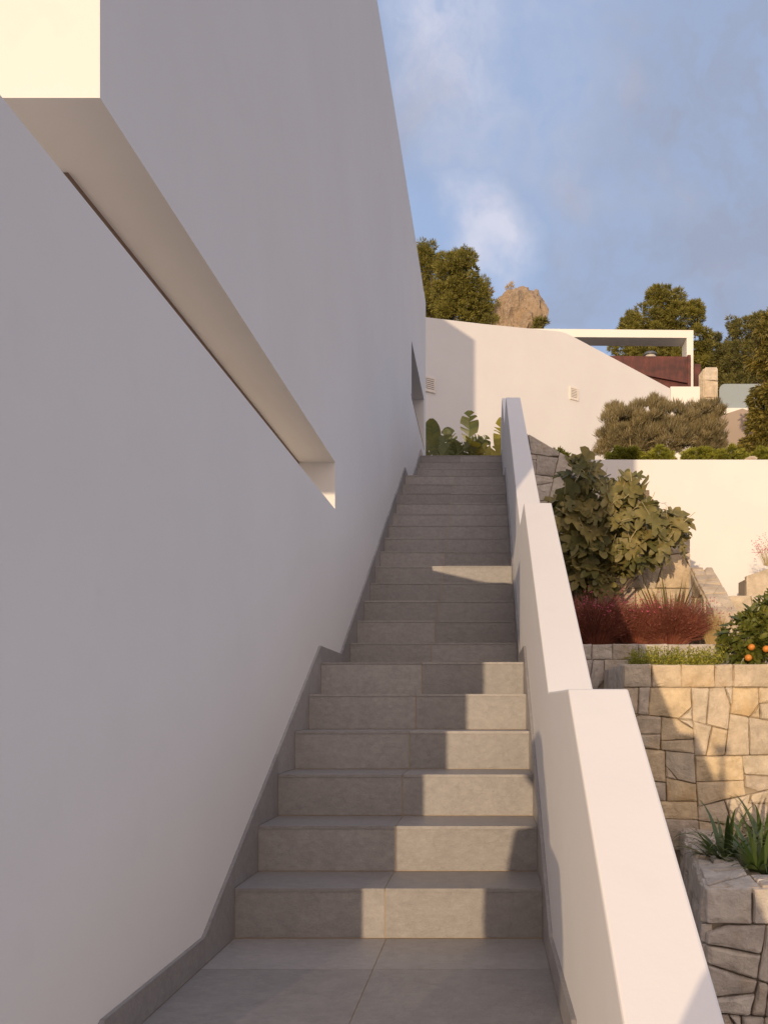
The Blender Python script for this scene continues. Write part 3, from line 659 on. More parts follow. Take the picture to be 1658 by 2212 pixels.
def tree(name, label, cat, ls, D, base, n, ln, wd, mat, trunk_r=.12, sub=14, subr=.34, up=.25, group=None, droop=0, nbr=9, bark='bark', ry=1.0):
    lb = lobes_px(ls, D, ry); c = np.mean([l[:3] for l in lb], axis=0)
    loc = Vector((base[0], base[1], base[2])); t = thing(name, label, cat, loc, group)
    mb = MB(); mid = Vector((c[0], c[1], loc.z+(c[2]-loc.z)*.55))
    mb.tube([loc, loc.lerp(mid, .5)+Vector((R.uniform(-.1, .1)*trunk_r*5, 0, 0)), mid, Vector(c)], [trunk_r, trunk_r*.85, trunk_r*.6, trunk_r*.3], 8)
    part('trunk', mb, bark, t, True)
    bmb = MB()
    for i in range(nbr):
        l = lb[i % len(lb)]; d = Vector((R.gauss(0, 1), R.gauss(0, 1), R.gauss(.2, .8))).normalized()
        e = Vector((l[0]+d.x*l[3]*.8, l[1]+d.y*l[4]*.8, l[2]+d.z*l[5]*.8)); s_ = loc.lerp(Vector(c), R.uniform(.45, .95))
        bmb.tube([s_, s_.lerp(e, .5)+Vector((0, 0, .05*l[3])), e], [trunk_r*.35, trunk_r*.2, trunk_r*.06], 5)
    part('limb', bmb, bark, t, True)
    v = crown(lb, n, ln, wd, sub, subr, up, droop)
    me = np_mesh('crown', rel(v, loc), 4); link('crown', me, t, mat)
    return t
PG = None
def hill(px, D): x = (px-VX)*D/F; return (x, D, hz(x, D)-.2)
tree('pine_tree', 'large olive-green pine at the edge of the tall white house', 'tree', [(925, 600, 62), (900, 655, 55), (940, 670, 50), (905, 560, 40), (965, 640, 40)], 36, hill(925, 36), 46000, .14, .03, 'pine_needles', .2, 60, .24)
tree('pine_tree', 'rounded pine between the house and the tan crag', 'tree', [(985, 585, 48), (1005, 625, 46), (1030, 665, 42), (970, 650, 45), (1000, 560, 26), (1035, 700, 34), (985, 690, 45)], 33, hill(995, 33), 50000, .13, .03, 'pine_needles', .2, 55, .24)
tree('pine_tree', 'broad-crowned pine behind the white portal frame, tallest on the right', 'tree',
     [(1440, 660, 42), (1400, 700, 46), (1470, 690, 46), (1500, 665, 18), (1360, 710, 32), (1430, 740, 60), (1490, 745, 40), (1350, 760, 34), (1395, 790, 52), (1450, 800, 52), (1505, 790, 30), (1415, 640, 22)], 28, hill(1430, 28), 90000, .12, .026, 'pine_needles', .22, 42, .24)
tree('pine_tree', 'lower pine filling the dip right of the portal post', 'tree', [(1545, 760, 36), (1520, 800, 36), (1570, 790, 34), (1540, 735, 18), (1560, 830, 40), (1520, 840, 34), (1590, 795, 34), (1572, 762, 24), (1600, 840, 36)], 30, hill(1545, 30), 40000, .12, .028, 'pine_needles_dark', .15, 40, .25)
tree('pine_tree', 'open-crowned pine at the right edge with sky showing through', 'tree', [(1610, 720, 38), (1650, 700, 34), (1600, 770, 38), (1650, 770, 50), (1700, 730, 60), (1610, 830, 44), (1585, 695, 16), (1660, 830, 40)], 26, hill(1640, 26), 44000, .11, .026, 'pine_needles_dark', .16, 34, .24)
# shrubs on the crag
def bush(name, label, cat, ls, D, zb, n, ln, wd, mat, **k):
    b = at(ls[0][0], ls[0][1], D); return tree(name, label, cat, ls, D, (b.x, D, zb), n, ln, wd, mat, **k)
bush('bush', 'tiny dry straw-coloured bush on top of the crag', 'bush', [(1104, 619, 7), (1098, 623, 6)], 54.5, 26.4, 260, .22, .025, 'dry_grass', trunk_r=.03, up=.8, sub=8)
bush('bush', 'dark little bush growing at the right foot of the crag', 'bush', [(1168, 697, 10), (1160, 706, 8)], 52, 23.4, 700, .3, .07, 'pine_needles_dark', trunk_r=.05, sub=8)
bush('bush', 'reddish scrub between the pine and the crag', 'bush', [(1052, 628, 10), (1046, 640, 9)], 52, 24.5, 500, .3, .06, 'olive_leaves', trunk_r=.05, sub=8)
# terrace plants above the retaining wall
bush('olive_bush', 'wide silvery olive bush sprawling in front of the sloping white wall', 'bush',
     [(1345, 925, 46, .95), (1400, 905, 46, .9), (1320, 950, 30), (1450, 910, 44), (1380, 950, 55, .7), (1440, 950, 50, .7), (1300, 975, 16), (1330, 890, 20)], 17.6, 4.9, 46000, .13, .013, 'olive_leaves', trunk_r=.06, sub=60, subr=.26, up=1.8, nbr=22, bark='pale_twig', ry=.7)
bush('olive_bush', 'smaller silvery olive bush touching the taupe wall', 'bush',
     [(1510, 905, 40), (1535, 930, 34), (1500, 940, 44), (1545, 890, 20), (1525, 960, 34), (1550, 960, 18)], 17.8, 4.9, 26000, .13, .013, 'olive_leaves', trunk_r=.05, sub=60, subr=.26, up=1.8, nbr=16, bark='pale_twig', ry=.7)
for i, (px, r, lab) in enumerate([(1340, 28, 'leftmost clipped green shrub along the retaining wall top'), (1365, 24, 'clipped green shrub half under the wide olive bush, second from the left'),
        (1425, 30, 'rounded yellow-green clipped shrub under the middle of the olive bush'), (1507, 36, 'broad clipped shrub below the gap between the two olive bushes'),
        (1575, 34, 'clipped green shrub in front of the taupe wall'), (1645, 26, 'clipped shrub at the right edge beside the pale rock')]):
    q = at(px, 990, 15.2)
    tree('clipped_shrub', lab, 'shrub', [(px, 984, r*.72, .75), (px-r*.55, 988, r*.55, .7), (px+r*.55, 988, r*.55, .7)], 15.2, (q.x, 15.2, 4.9), 7000, .055, .016, 'box_leaves', trunk_r=.02, sub=20, subr=.34, up=.5, group='clipped shrubs along the retaining wall', nbr=4, ry=.8)
bush('shrub', 'sunlit sprig of green shrub above the shaded stone wall end', 'shrub', [(1205, 978, 12, .7), (1217, 985, 8)], 14.0, 4.2, 900, .06, .018, 'box_leaves', trunk_r=.015, sub=8)
bush('viburnum_shrub', 'tall drooping leafy shrub filling the right edge beside the taupe wall', 'shrub',
     [(1655, 720, 26), (1650, 775, 30), (1660, 830, 36), (1658, 880, 38), (1652, 930, 36), (1630, 965, 28), (1665, 965, 40), (1690, 780, 50), (1700, 880, 60), (1605, 975, 16), (1665, 690, 18)], 16.2, 4.9, 36000, .10, .028, 'viburnum_leaf', trunk_r=.06, sub=18, subr=.36, up=-.1, droop=.25, nbr=14)
# pale rock on the wall
bm = bmesh.new(); bmesh.ops.create_icosphere(bm, subdivisions=3, radius=1)
from mathutils import noise as NZ
for v in bm.verts: v.co = Vector((v.co.x*.12, v.co.y*.1, v.co.z*.055))*(1+.25*NZ.noise(v.co*1.7))
me = bpy.data.meshes.new('garden_rock'); bm.to_mesh(me); bm.free(); me.materials.append(M['flagstone'])
o = bpy.data.objects.new('garden_rock', me); C.objects.link(o); q = at(1621, 986, 14.52); o.location = (q.x, 14.53, 5.04); o.rotation_euler = (0, -.2, .3); tag(o, 'flat pale rock lying on the retaining wall between clipped shrubs', 'rock')

# ------------------------------------------------------------ fig tree
def fig_leaf_mesh(seed):
    rr = random.Random(seed); mb = MB(); L_ = 1.0
    # outline of a five-lobed leaf in (x along midrib, y across)
    half = [(.0, .02), (-.07, .14), (-.02, .30), (.13, .42), (.22, .37), (.25, .21), (.37, .33), (.60, .47), (.74, .40), (.68, .25), (.56, .13), (.68, .16), (.84, .17), (.97, .09)]
    half = [(x+rr.uniform(-.02, .02), y*rr.uniform(.88, 1.1)) for x, y in half]
    def zf(x, y): return .16*abs(y)-.22*(x-.35)**2+.035*math.sin(9*x+seed)+.05*math.sin(6*y+seed)
    vs = [(0, 0, zf(0, 0)), (.25, 0, zf(.25, 0)-.02), (.5, 0, zf(.5, 0)-.02), (.78, 0, zf(.78, 0)-.02), (1.04, 0, zf(1.04, 0))]; fs = []
    for s in (1, -1):
        b = len(vs); vs += [(x, s*y, zf(x, y)) for x, y in half]
        tri = [(0, b, b+1), (0, b+1, b+2), (0, b+2, 1), (1, b+2, b+3), (1, b+3, b+4), (1, b+4, b+5), (1, b+5, 2), (2, b+5, b+6), (2, b+6, b+7), (2, b+7, b+8), (2, b+8, b+9), (2, b+9, b+10), (2, b+10, 3), (3, b+10, b+11), (3, b+11, b+12), (3, b+12, b+13), (3, b+13, 4)]
        fs += tri if s > 0 else [t[::-1] for t in tri]
    me = bpy.data.meshes.new('leaf'); me.from_pydata(vs+[(-.55, -.012, .09), (-.55, .012, .09), (0, .012, .0), (0, -.012, .0), (.5, 0, .012)], [], fs+[(len(vs), len(vs)+1, len(vs)+2, len(vs)+3)])
    me.materials.append(M['fig_leaf']); me.materials.append(M['pale_twig'])
    for p in me.polygons:
        p.use_smooth = True
    me.polygons[-1].material_index = 1
    return me
figm = [fig_leaf_mesh(i) for i in range(5)]
fb = Vector((1.25, 11.9, 1.5)); fig = thing('fig_tree', 'leafy fig tree leaning over the red shrubs, half in the shadow', 'tree', fb)
fD = 11.45
FL = [(1255, 1045, 44), (1225, 1090, 36), (1262, 1010, 22), (1300, 1090, 56), (1345, 1050, 26), (1360, 1100, 50), (1320, 1150, 66), (1255, 1150, 52), (1400, 1140, 50), (1450, 1130, 26), (1450, 1165, 32), (1360, 1190, 52), (1280, 1210, 46), (1420, 1180, 34), (1235, 1120, 40), (1330, 1225, 28), (1240, 1190, 34), (1275, 1248, 34), (1240, 1235, 30), (1310, 1265, 22)]
tw = MB(); tips = []
for px, py, r in FL:
    q = at(px, py, fD+R.uniform(-.2, .2)); s_ = fb.lerp(Vector((q.x, q.y, q.z)), .2)
    tw.tube([fb+Vector((R.uniform(-.06, .06), R.uniform(-.05, .05), 0)), s_+Vector((0, 0, .12)), q], [.022, .014, .006], 6)
part('branch', tw, 'bark', fig, True)
cnt = 0
tot = sum(r*r for _, _, r in FL)
for px, py, r in FL:
    k = max(5, int(295*r*r/tot)); c = at(px, py, fD); rr_ = r*fD/F
    for i in range(k):
        if cnt >= 298: break
        d = Vector((R.gauss(0, 1), R.gauss(-.4, .8), R.gauss(.1, 1))).normalized(); p = Vector((c.x+d.x*rr_*.95, c.y+d.y*rr_*1.0, c.z+d.z*rr_*.95))
        o = bpy.data.objects.new('leaf', figm[cnt % 5]); C.objects.link(o); o.parent = fig
        sz = R.choice((.17, .22, .26, .30, .34))*R.uniform(.9, 1.1)
        out = Vector((d.x+R.gauss(0, .35), R.gauss(-.05, .22), -.35+d.z*.45+R.gauss(0, .3))).normalized()
        nrm = Vector((d.x*.5+R.gauss(0, .45), -.9+R.gauss(0, .35), .7+R.gauss(0, .35)))
        y_ = nrm.cross(out).normalized(); z_ = out.cross(y_)
        m_ = Matrix((out, y_, z_)).transposed().to_4x4(); o.matrix_local = Matrix.Translation(p-out*sz*.4-fb) @ m_ @ Matrix.Scale(sz, 4); cnt += 1
# the smaller leaves deep in the crown, past the three hundred that show
arr = [np.array([v.co[:] for v in m_.vertices]) for m_ in figm]; fcs = [[tuple(p.vertices) for p in m_.polygons] for m_ in figm]; big = MB()
for i in range(150):
    px, py, r = FL[i % len(FL)]; c = at(px, py, fD+.15); rr_ = r*fD/F
    p = c+Vector((R.gauss(0, .5), R.gauss(.1, .5), R.gauss(0, .5)))*rr_; sz = R.uniform(.14, .24)
    out = Vector((R.gauss(0, .6), -.3+R.gauss(0, .4), -.4+R.gauss(0, .4))).normalized(); nrm = Vector((R.gauss(0, .4), -.7+R.gauss(0, .3), .7)); y_ = nrm.cross(out).normalized(); z_ = out.cross(y_)
    m3 = np.array(Matrix((out, y_, z_)).transposed()); big.add([tuple(q) for q in (arr[i % 5] @ m3.T*sz+np.array(p))], fcs[i % 5])
lm = big.mesh('leaf', False, fb); tag(link('leaf', lm, fig, 'fig_leaf'), kind='stuff')
# ------------------------------------------------------------ red feathery shrubs
def fan_mesh(base, n, h, spread, wd, ry=.7, curve=.25, r0=.1):
    """arching thin stems: two quads each"""
    th = RN.uniform(0, 2*np.pi, n); rad = np.sqrt(RN.uniform(0, 1, n)); ln = h*RN.uniform(.6, 1.1, n)*(1-.25*rad)
    B = np.stack([np.cos(th)*r0*RN.uniform(0, 1, n), np.sin(th)*r0*RN.uniform(0, 1, n)*ry, np.zeros(n)], 1)+np.array(base)
    D = np.stack([np.cos(th)*rad*spread, np.sin(th)*rad*spread*ry, np.ones(n)], 1)+RN.normal(size=(n, 3))*.10; D = norm(D)
    P1 = B+D*ln[:, None]*.5; D2 = D+np.stack([np.cos(th)*curve, np.sin(th)*curve*ry, -curve*np.ones(n)*rad], 1); D2 = norm(D2+RN.normal(size=(n, 3))*.12); P2_ = P1+D2*ln[:, None]*.5
    S_ = norm(np.cross(D, norm(np.stack([RN.normal(size=n)*.3, np.ones(n), RN.normal(size=n)*.3], 1))))*wd*.5
    q1 = np.stack([B-S_, B+S_, P1+S_*.8, P1-S_*.8], 1); q2 = np.stack([P1-S_*.8, P1+S_*.8, P2_+S_*.3, P2_-S_*.3], 1)
    return np.concatenate([q1, q2]).reshape(-1, 3), P2_, P1
def red_shrub(px, py, D, hpx, spread, label, n=5200, flowers=260):
    b = at(px, py, D); b.z = 1.53; t = thing('red_shrub', label, 'shrub', b, 'red feathery shrubs behind the low stone wall'); h = hpx*D/F
    v, tips, mids = fan_mesh((0, 0, 0), n, h, spread, .0065, .7, .35, .16); o = link('stem', np_mesh('stem', v, 4), t, 'red_stems'); tag(o, kind='stuff')
    m = 9000; src = np.concatenate([tips, mids, (tips+mids)/2]); P = src[RN.integers(0, len(src), m)]+RN.normal(size=(m, 3))*.025
    D_ = RN.normal(size=(m, 3)); D_[:, 2] += .8; tag(link('foliage', np_mesh('foliage', leaf_quads(P, D_, .032, .007), 4), t, 'red_stems'), kind='stuff')
    if flowers:
        P = tips[RN.integers(0, len(tips), flowers)]; P = P[P[:, 2] > h*.55]; P = np.repeat(P+RN.normal(size=P.shape)*.05+np.array([0, 0, .04]), 4, 0)
        tag(link('flower', np_mesh('flower', leaf_quads(P, RN.normal(size=P.shape), .020, .014), 4), t, 'pink_petals'), kind='stuff')
red_shrub(1285, 1388, 10.95, 125, 1.0, 'red feathery shrub with pink flowers, in shadow beside the parapet', flowers=420)
red_shrub(1365, 1388, 11.05, 110, 1.0, 'red feathery shrub in the middle, where the shadow edge falls', flowers=420)
red_shrub(1445, 1388, 10.95, 118, 1.15, 'red feathery shrub in full sun, nearest the sloping wall', flowers=160)
b = at(1535, 1388, 10.9); b.z = 1.53; t = thing('dry_grass_tuft', 'straw-coloured grass tuft at the right end of the red shrubs', 'grass', b)
v, tips, _m = fan_mesh((0, 0, 0), 380, .55, .28, .006, .7, .15, .05); tag(link('blade', np_mesh('blade', v, 4), t, 'dry_grass'), kind='stuff')
P = np.repeat(tips[:70]+np.array([0, 0, .1])+RN.normal(size=(70, 3))*.07, 3, 0); tag(link('flower', np_mesh('flower', leaf_quads(P, RN.normal(size=P.shape), .02, .012), 4), t, 'pink_petals'), kind='stuff')
b = at(1655, 1222, 12.9); t = thing('flowering_twig_shrub', 'thin bare twigs with tiny reddish flowers at the right edge against the cream wall', 'shrub', b)
v, tips, _m = fan_mesh((0, 0, 0), 60, .42, .7, .005, .5, .1, .04); tag(link('twig', np_mesh('twig', v, 4), t, 'pale_twig'), kind='stuff')
P = np.repeat(tips, 5, 0)+RN.normal(size=(300, 3))*.035; tag(link('flower', np_mesh('flower', leaf_quads(P, RN.normal(size=P.shape), .022, .014), 4), t, 'pink_petals'), kind='stuff')

# ------------------------------------------------------------ blades: flax, strap-leaved clumps
def blade_mesh(nm, ln, wd, bend, fold, mat, seg=7, tipw=.05, shape='strap', twist=0):
    vs = []; fs = []
    ang = 0; x = z = 0
    for i in range(seg+1):
        t_ = i/seg; w_ = wd*(.55+.45*math.sin(math.pi*min(1, t_*1.25+.1)))*(1-t_**3*(1-tipw)) if shape == 'strap' else wd*(1-t_**1.6*(1-tipw))
        tw_ = twist*t_; cy, sy = math.cos(tw_), math.sin(tw_)
        vs += [(x, -w_/2*cy, z+w_*fold-sy*w_/2), (x, 0, z), (x, w_/2*cy, z+w_*fold+sy*w_/2)]
        a = bend*t_*t_; x += ln/seg*math.sin(a); z += ln/seg*math.cos(a)
    for i in range(seg):
        for j in (0, 1): a = i*3+j; fs.append((a, a+1, a+4, a+3))
    me = bpy.data.meshes.new(nm); me.from_pydata(vs, [], fs); me.materials.append(M[mat])
    for p in me.polygons: p.use_smooth = True
    return me
def clump(t, meshes, n, lean, nm='leaf', r0=.04, bias=None, sc=(.7, 1.15)):
    for i in range(n):
        o = bpy.data.objects.new(nm, meshes[i % len(meshes)]); C.objects.link(o); o.parent = t
        a = R.uniform(0, 2*math.pi) if bias is None else R.gauss(bias[0], bias[1]); l = lean*math.sqrt(R.random()); s_ = R.uniform(*sc)
        o.matrix_local = Matrix.Translation((math.cos(a)*r0*R.random(), math.sin(a)*r0*R.random(), 0)) @ Matrix.Rotation(a, 4, 'Z') @ Matrix.Rotation(l, 4, 'Y') @ Matrix.Scale(s_, 4)
fx = [blade_mesh('leaf', L_, .05, b_, .25, 'flax_leaf', 6, .03, 'taper') for L_, b_ in ((.85, .15), (.75, .35), (.8, .05), (.6, .55))]
b = at(1448, 1330, 11.75); b.z = 1.52; t = thing('flax_plant', 'spiky sword-leaved plant rising behind the sunlit red shrub', 'plant', b); clump(t, fx, 44, .6, r0=.1, sc=(1.0, 1.6))
st = [blade_mesh('leaf', L_, .034, b_, .22, 'strap_leaf', 8, .06, 'strap', tw_) for L_, b_, tw_ in ((.48, 1.2, .2), (.42, 1.9, -.3), (.52, .8, .1), (.38, 2.4, .3), (.46, 1.5, 0))]
for px, py, D, n, lab, z in ((1568, 1842, 7.35, 60, 'dark green strap-leaved clump spilling over the planter rim beside the parapet', -.62), (1640, 1868, 6.95, 52, 'strap-leaved clump at the right edge of the planter', -.62),
                       (1650, 1800, 8.2, 36, 'strap-leaved clump at the back of the planter by the stone wall', -.62)):
    b = at(px, py, D); b.z = z; t = thing('strap_leaf_plant', lab, 'plant', b, 'strap-leaved plants in the stone planter'); clump(t, st, n, 1.1, r0=.09, sc=(.95, 1.6))
# loose chips on the beds
def chips(name, x0, x1, y0, y1, z, n, s, mat):
    P = np.stack([RN.uniform(x0, x1, n), RN.uniform(y0, y1, n), np.full(n, z)], 1); out = []
    for p in P:
        a = RN.normal(size=(3, 3))*s*.5; a[:, 2] = np.abs(a[:, 2])*.5; out += [p, p+a[0], p+a[1], p+(a[0]+a[1])*.6]
    o = link(name, np_mesh(name, np.array(out), 4), None, mat); tag(o, kind='stuff'); return o
tag(chips('bark_chips', .5, 2.9, 10.86, 11.5, 1.535, 1500, .035, 'flagstone'), 'pale stone chips scattered under the red shrubs', 'gravel')
tag(chips('gravel', 2.0, 4.5, 6.55, 8.9, -.615, 2600, .03, 'flagstone'), 'small grey gravel on the soil of the stone planter', 'gravel')
# ------------------------------------------------------------ green ground cover on the stone wall
n = 520; P = []
v_all = []
for i in range(n):
    px = R.uniform(1362, 1552); b = at(px, 1435, R.uniform(9.38, 9.9)); k = 16; h = R.uniform(.16, .31)
    base = np.array([b.x, b.y, 1.15]); ax = np.array([R.gauss(0, .25), R.gauss(-.1, .2), 1.0]); zz = RN.uniform(.1, 1, k)[:, None]*h
    PP = base+ax*zz; D_ = RN.normal(size=(k, 3))*.8; D_[:, 2] += 1.0; v_all.append(leaf_quads(PP, D_, .036, .011))
o = link('ground_cover', np_mesh('ground_cover', np.concatenate(v_all), 4), None, 'box_leaves'); tag(o, 'dense low green ground cover along the top of the sunlit stone wall', 'ground cover', kind='stuff')
# ------------------------------------------------------------ orange tree
def oval_leaf(seed):
    vs = []; fs = []; seg = 5
    for i in range(seg+1):
        t_ = i/seg; w_ = .40*math.sin(math.pi*t_**.85)*.5+.004; z = -.28*t_*t_+.03*math.sin(7*t_+seed)
        vs += [(t_, -w_, z+w_*.35), (t_, 0, z), (t_, w_, z+w_*.35)]
    for i in range(seg):
        for j in (0, 1): a = i*3+j; fs.append((a, a+1, a+4, a+3))
    me = bpy.data.meshes.new('leaf'); me.from_pydata(vs, [], fs); me.materials.append(M['citrus_leaf'])
    for p in me.polygons: p.use_smooth = True
    return me
ol = [oval_leaf(i) for i in range(3)]
ob = at(1640, 1436, 9.75); ob.z = 1.1; ot = thing('orange_tree', 'young orange tree with ripe fruit on the sunlit stone wall', 'tree', ob)
OLB = [(1600, 1370, 34), (1625, 1345, 30), (1575, 1400, 22), (1645, 1385, 40), (1660, 1330, 26), (1690, 1370, 44), (1600, 1410, 26), (1640, 1420, 26), (1566, 1375, 12), (1612, 1335, 12), (1650, 1305, 16), (1675, 1300, 24)]
tw = MB()
for px, py, r in OLB:
    q = at(px, py, 9.7); tw.tube([ob, ob.lerp(q, .5)+Vector((0, 0, .05)), q], [.02, .012, .004], 6)
part('branch', tw, 'bark', ot, True); tot = sum(r*r for *_, r in OLB); cnt = 0
for px, py, r in OLB:
    c = at(px, py, 9.7); rr_ = r*9.7/F
    for i in range(int(298*r*r/tot)):
        d = Vector((R.gauss(0, 1), R.gauss(-.5, .8), R.gauss(.1, 1))).normalized(); p = c+d*rr_*R.uniform(.55, 1.05)
        o = bpy.data.objects.new('leaf', ol[i % 3]); C.objects.link(o); o.parent = ot; sz = R.uniform(.11, .18)
        out = (d*.7+Vector((R.gauss(0, .6), R.gauss(-.2, .5), R.gauss(-.1, .5)))).normalized(); y_ = Vector((R.gauss(0, .4), -.6, .8)).cross(out).normalized(); z_ = out.cross(y_)
        o.matrix_local = Matrix.Translation(p-ob) @ Matrix((out, y_, z_)).transposed().to_4x4() @ Matrix.Scale(sz, 4)
v = crown(lobes_px(OLB, 9.75), 2600, .09, .035, 14, .4, .1)
tag(link('leaf', np_mesh('leaf', rel(v, ob), 4), ot, 'citrus_leaf'), kind='stuff')
bm = bmesh.new(); bmesh.ops.create_uvsphere(bm, u_segments=20, v_segments=12, radius=.041); fm = bpy.data.meshes.new('orange_fruit')
for v in bm.verts: v.co.z *= .94
for f in bm.faces: f.smooth = True
bm.to_mesh(fm); bm.free(); fm.materials.append(M['orange_peel'])
for px, py, D in ((1615.5, 1421, 9.42), (1654, 1402, 9.4), (1622, 1398, 9.5), (1690, 1415, 9.45)):
    q = at(px, py, D); link('orange_fruit', fm, ot, None, q-ob)
# ------------------------------------------------------------ bird-of-paradise plants at the stair head
def paddle(seed, ln, wd, slits, bendx=.3, curl=.2, mat='strelitzia_leaf'):
    rr = random.Random(seed); vs = []; fs = []; seg = 18
    def mid(t_): return Vector((bendx*ln*t_*t_, 0, ln*t_*(1-.15*t_)))
    cutp = {1: sorted(rr.sample(range(3, seg-1), min(slits, 3))), -1: sorted(rr.sample(range(3, seg-1), min(slits, 3)))}
    for s in (1, -1):
        tear = 0
        for i in range(seg):
            t0, t1 = i/seg, (i+1)/seg
            if i in cutp[s]: tear += 1; gap_ = .35
            else: gap_ = 0
            w0, w1 = [wd*.5*math.sin(math.pi*min(1, t_*.93+.05))**.75 for t_ in (t0, t1)]
            lift = .25; m0, m1 = mid(t0), mid(t1)
            k0 = .90 if gap_ else 1; e0 = m0+Vector((-curl*w0, s*w0*k0, w0*.45+gap_*2.6*ln/seg)); nx_c = (i+1) in cutp[s]; e1 = m1+Vector((-curl*w1, s*w1*(.96 if nx_c else 1), w1*.45-(.5*ln/seg if nx_c else 0)))
            n0 = len(vs); vs += [m0, m1, e1, e0]; fs.append((n0, n0+1, n0+2, n0+3))
    n0 = len(vs); base = Vector((-bendx*.2*ln, 0, -.6*ln))
    for p_, r_ in ((base, .014), (mid(0), .009), (mid(.5), .006), (mid(.98), .002)): vs += [p_+Vector((.004, -r_, 0)), p_+Vector((.004, r_, 0))]
    for i in range(3): fs.append((n0+2*i, n0+2*i+1, n0+2*i+3, n0+2*i+2))
    me = bpy.data.meshes.new('leaf'); me.from_pydata([tuple(v) for v in vs], [], fs); me.materials.append(M[mat])
    bm = bmesh.new(); bm.from_mesh(me)
    bm.to_mesh(me); bm.free()
    for p in me.polygons: p.use_smooth = False
    return me
def strel(label, base, leaves, mat='strelitzia_leaf'):
    b = Vector(base); t = thing('bird_of_paradise_plant', label, 'plant', b, 'bird of paradise plants at the top of the steps')
    for i, (px, py, D, ln, wd, roll, tilt, yaw, sl) in enumerate(leaves):
        D += 4.6; me = paddle(i*7+len(label), ln*1.36, wd*1.5, sl, R.uniform(.02, .2), R.uniform(.0, .3), mat)
        o = bpy.data.objects.new('leaf', me); C.objects.link(o); o.parent = t; ln *= 1.36; q = at(px, py, D)
        # leaf plane (across, along) turned to face the steps, then rolled in the picture plane
        m_ = Matrix.Rotation(math.radians(roll), 4, 'Y') @ Matrix.Rotation(math.radians(tilt), 4, 'X') @ Matrix.Rotation(math.radians(-90+yaw), 4, 'Z')
        o.matrix_local = Matrix.Translation(q-b) @ m_
        # stalk down to the root
        s_ = MB(); p0 = q-b; s_.tube([(0, 0, 0), (p0.x*.6, p0.y*.6, p0.z*.7), p0], [.018, .012, .008], 5); so = link('stalk', s_.mesh('stalk', True), t, mat)
strel('shaded bird of paradise plant with paddle leaves close to the house wall', (-1.0, 17.5, 5.6),
      [(938, 985, 12.7, .62, .24, -6, 5, 10, 0), (952, 985, 12.5, .48, .20, 14, 0, -20, 5), (930, 985, 12.6, .36, .2, -38, 10, 0, 8), (968, 990, 12.8, .34, .22, 22, 5, 10, 6), (945, 1000, 12.4, .35, .24, 35, 0, 0, 4), (960, 1000, 12.6, .3, .25, -20, 0, 20, 3)])
strel('half-lit bird of paradise plant with a tall torn leaf above the top step', (-.40, 17.7, 5.6),
      [(1012, 965, 12.9, .60, .26, 2, 5, 0, 9), (985, 975, 13.0, .46, .22, -24, 0, 10, 4), (1000, 972, 12.6, .38, .2, 55, 0, 10, 3), (978, 990, 12.8, .34, .22, 48, 0, 0, 2), (1022, 985, 12.8, .42, .2, 38, 5, 0, 3), (992, 1000, 12.7, .36, .26, -12, 0, 0, 3), (1005, 1000, 12.9, .3, .25, 30, 0, 0, 3), (972, 1000, 13.0, .4, .22, -30, 0, 15, 4), (1035, 1000, 12.9, .3, .18, 48, 5, 0, 4)])
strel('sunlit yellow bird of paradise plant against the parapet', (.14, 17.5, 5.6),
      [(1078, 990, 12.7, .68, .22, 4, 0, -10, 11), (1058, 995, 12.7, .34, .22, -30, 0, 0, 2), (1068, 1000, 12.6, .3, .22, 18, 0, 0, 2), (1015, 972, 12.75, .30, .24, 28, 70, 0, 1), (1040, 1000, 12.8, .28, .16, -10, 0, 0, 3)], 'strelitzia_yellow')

# unseen shape added under the tripod head to cast the arm's shadow on the parapet
arm_caster = thing('arm_shadow_caster', 'unseen black shape added under the tripod head to cast an arm shadow', 'arm_caster', (-.035, -.13, .2))
part('arm_caster_body', MB().prism([(-.15, .14), (.01, .12), (.03, .38), (.005, .46), (-.05, .45), (-.10, .37), (-.14, .28)], 'y', -.17, -.10), 'black_plastic', arm_caster, bevel=.012, seg=3)
part('strap', MB().tube([(-.075, -.135, .36), (-.05, -.15, .45), (-.03, -.17, .50)], .006, 6), 'black_plastic', arm_caster)  # belongs to the added arm-shadow shape
# ------------------------------------------------------------ photographer and tripod beside the lens (they cast the shadows in front)
tr = thing('camera_tripod', 'black tripod carrying the camera on the lower steps', 'tripod', (0, -.2, -1.19))
part('camera_body', MB().box(-.07, .07, -.25, -.15, .74, .85), 'black_plastic', tr, bevel=.01)
part('lens', MB().tube([(0, -.15, .793), (0, -.06, .793)], [.035, .038], 16), 'black_plastic', tr)
part('head', MB().tube([(0, -.2, .36), (0, -.2, .42), (0, -.2, .50), (0, -.2, .54), (0, -.2, .738)], [.05, .06, .05, .022, .03], 12), 'black_plastic', tr)
for a, zf_ in ((90, -1.02), (205, -1.19), (335, -1.19)):
    ca, sa = math.cos(math.radians(a)), math.sin(math.radians(a)); k = .33
    part('leg', MB().tube([(0, -.2, .44), (ca*k*.5, -.2+sa*k*.5, .44+(zf_-.44)*.5), (ca*k, -.2+sa*k, zf_)], [.022, .019, .013], 8), 'black_plastic', tr)
def skin_body(name, verts, edges, rads, mat, parent, root=0):
    me = bpy.data.meshes.new(name); me.from_pydata(verts, edges, []); o = link(name, me, parent, mat)
    md = o.modifiers.new('skin', 'SKIN'); md.use_smooth_shade = True
    for i, r_ in enumerate(rads):
        sv = me.skin_vertices[0].data[i]; sv.radius = (r_, r_) if isinstance(r_, (int, float)) else r_; sv.use_root = (i == root)
    ss = o.modifiers.new('sub', 'SUBSURF'); ss.levels = 2; ss.render_levels = 2
    return o
def skin_layer(me): 
    if not me.skin_vertices: me.attributes.new
pz = -1.02
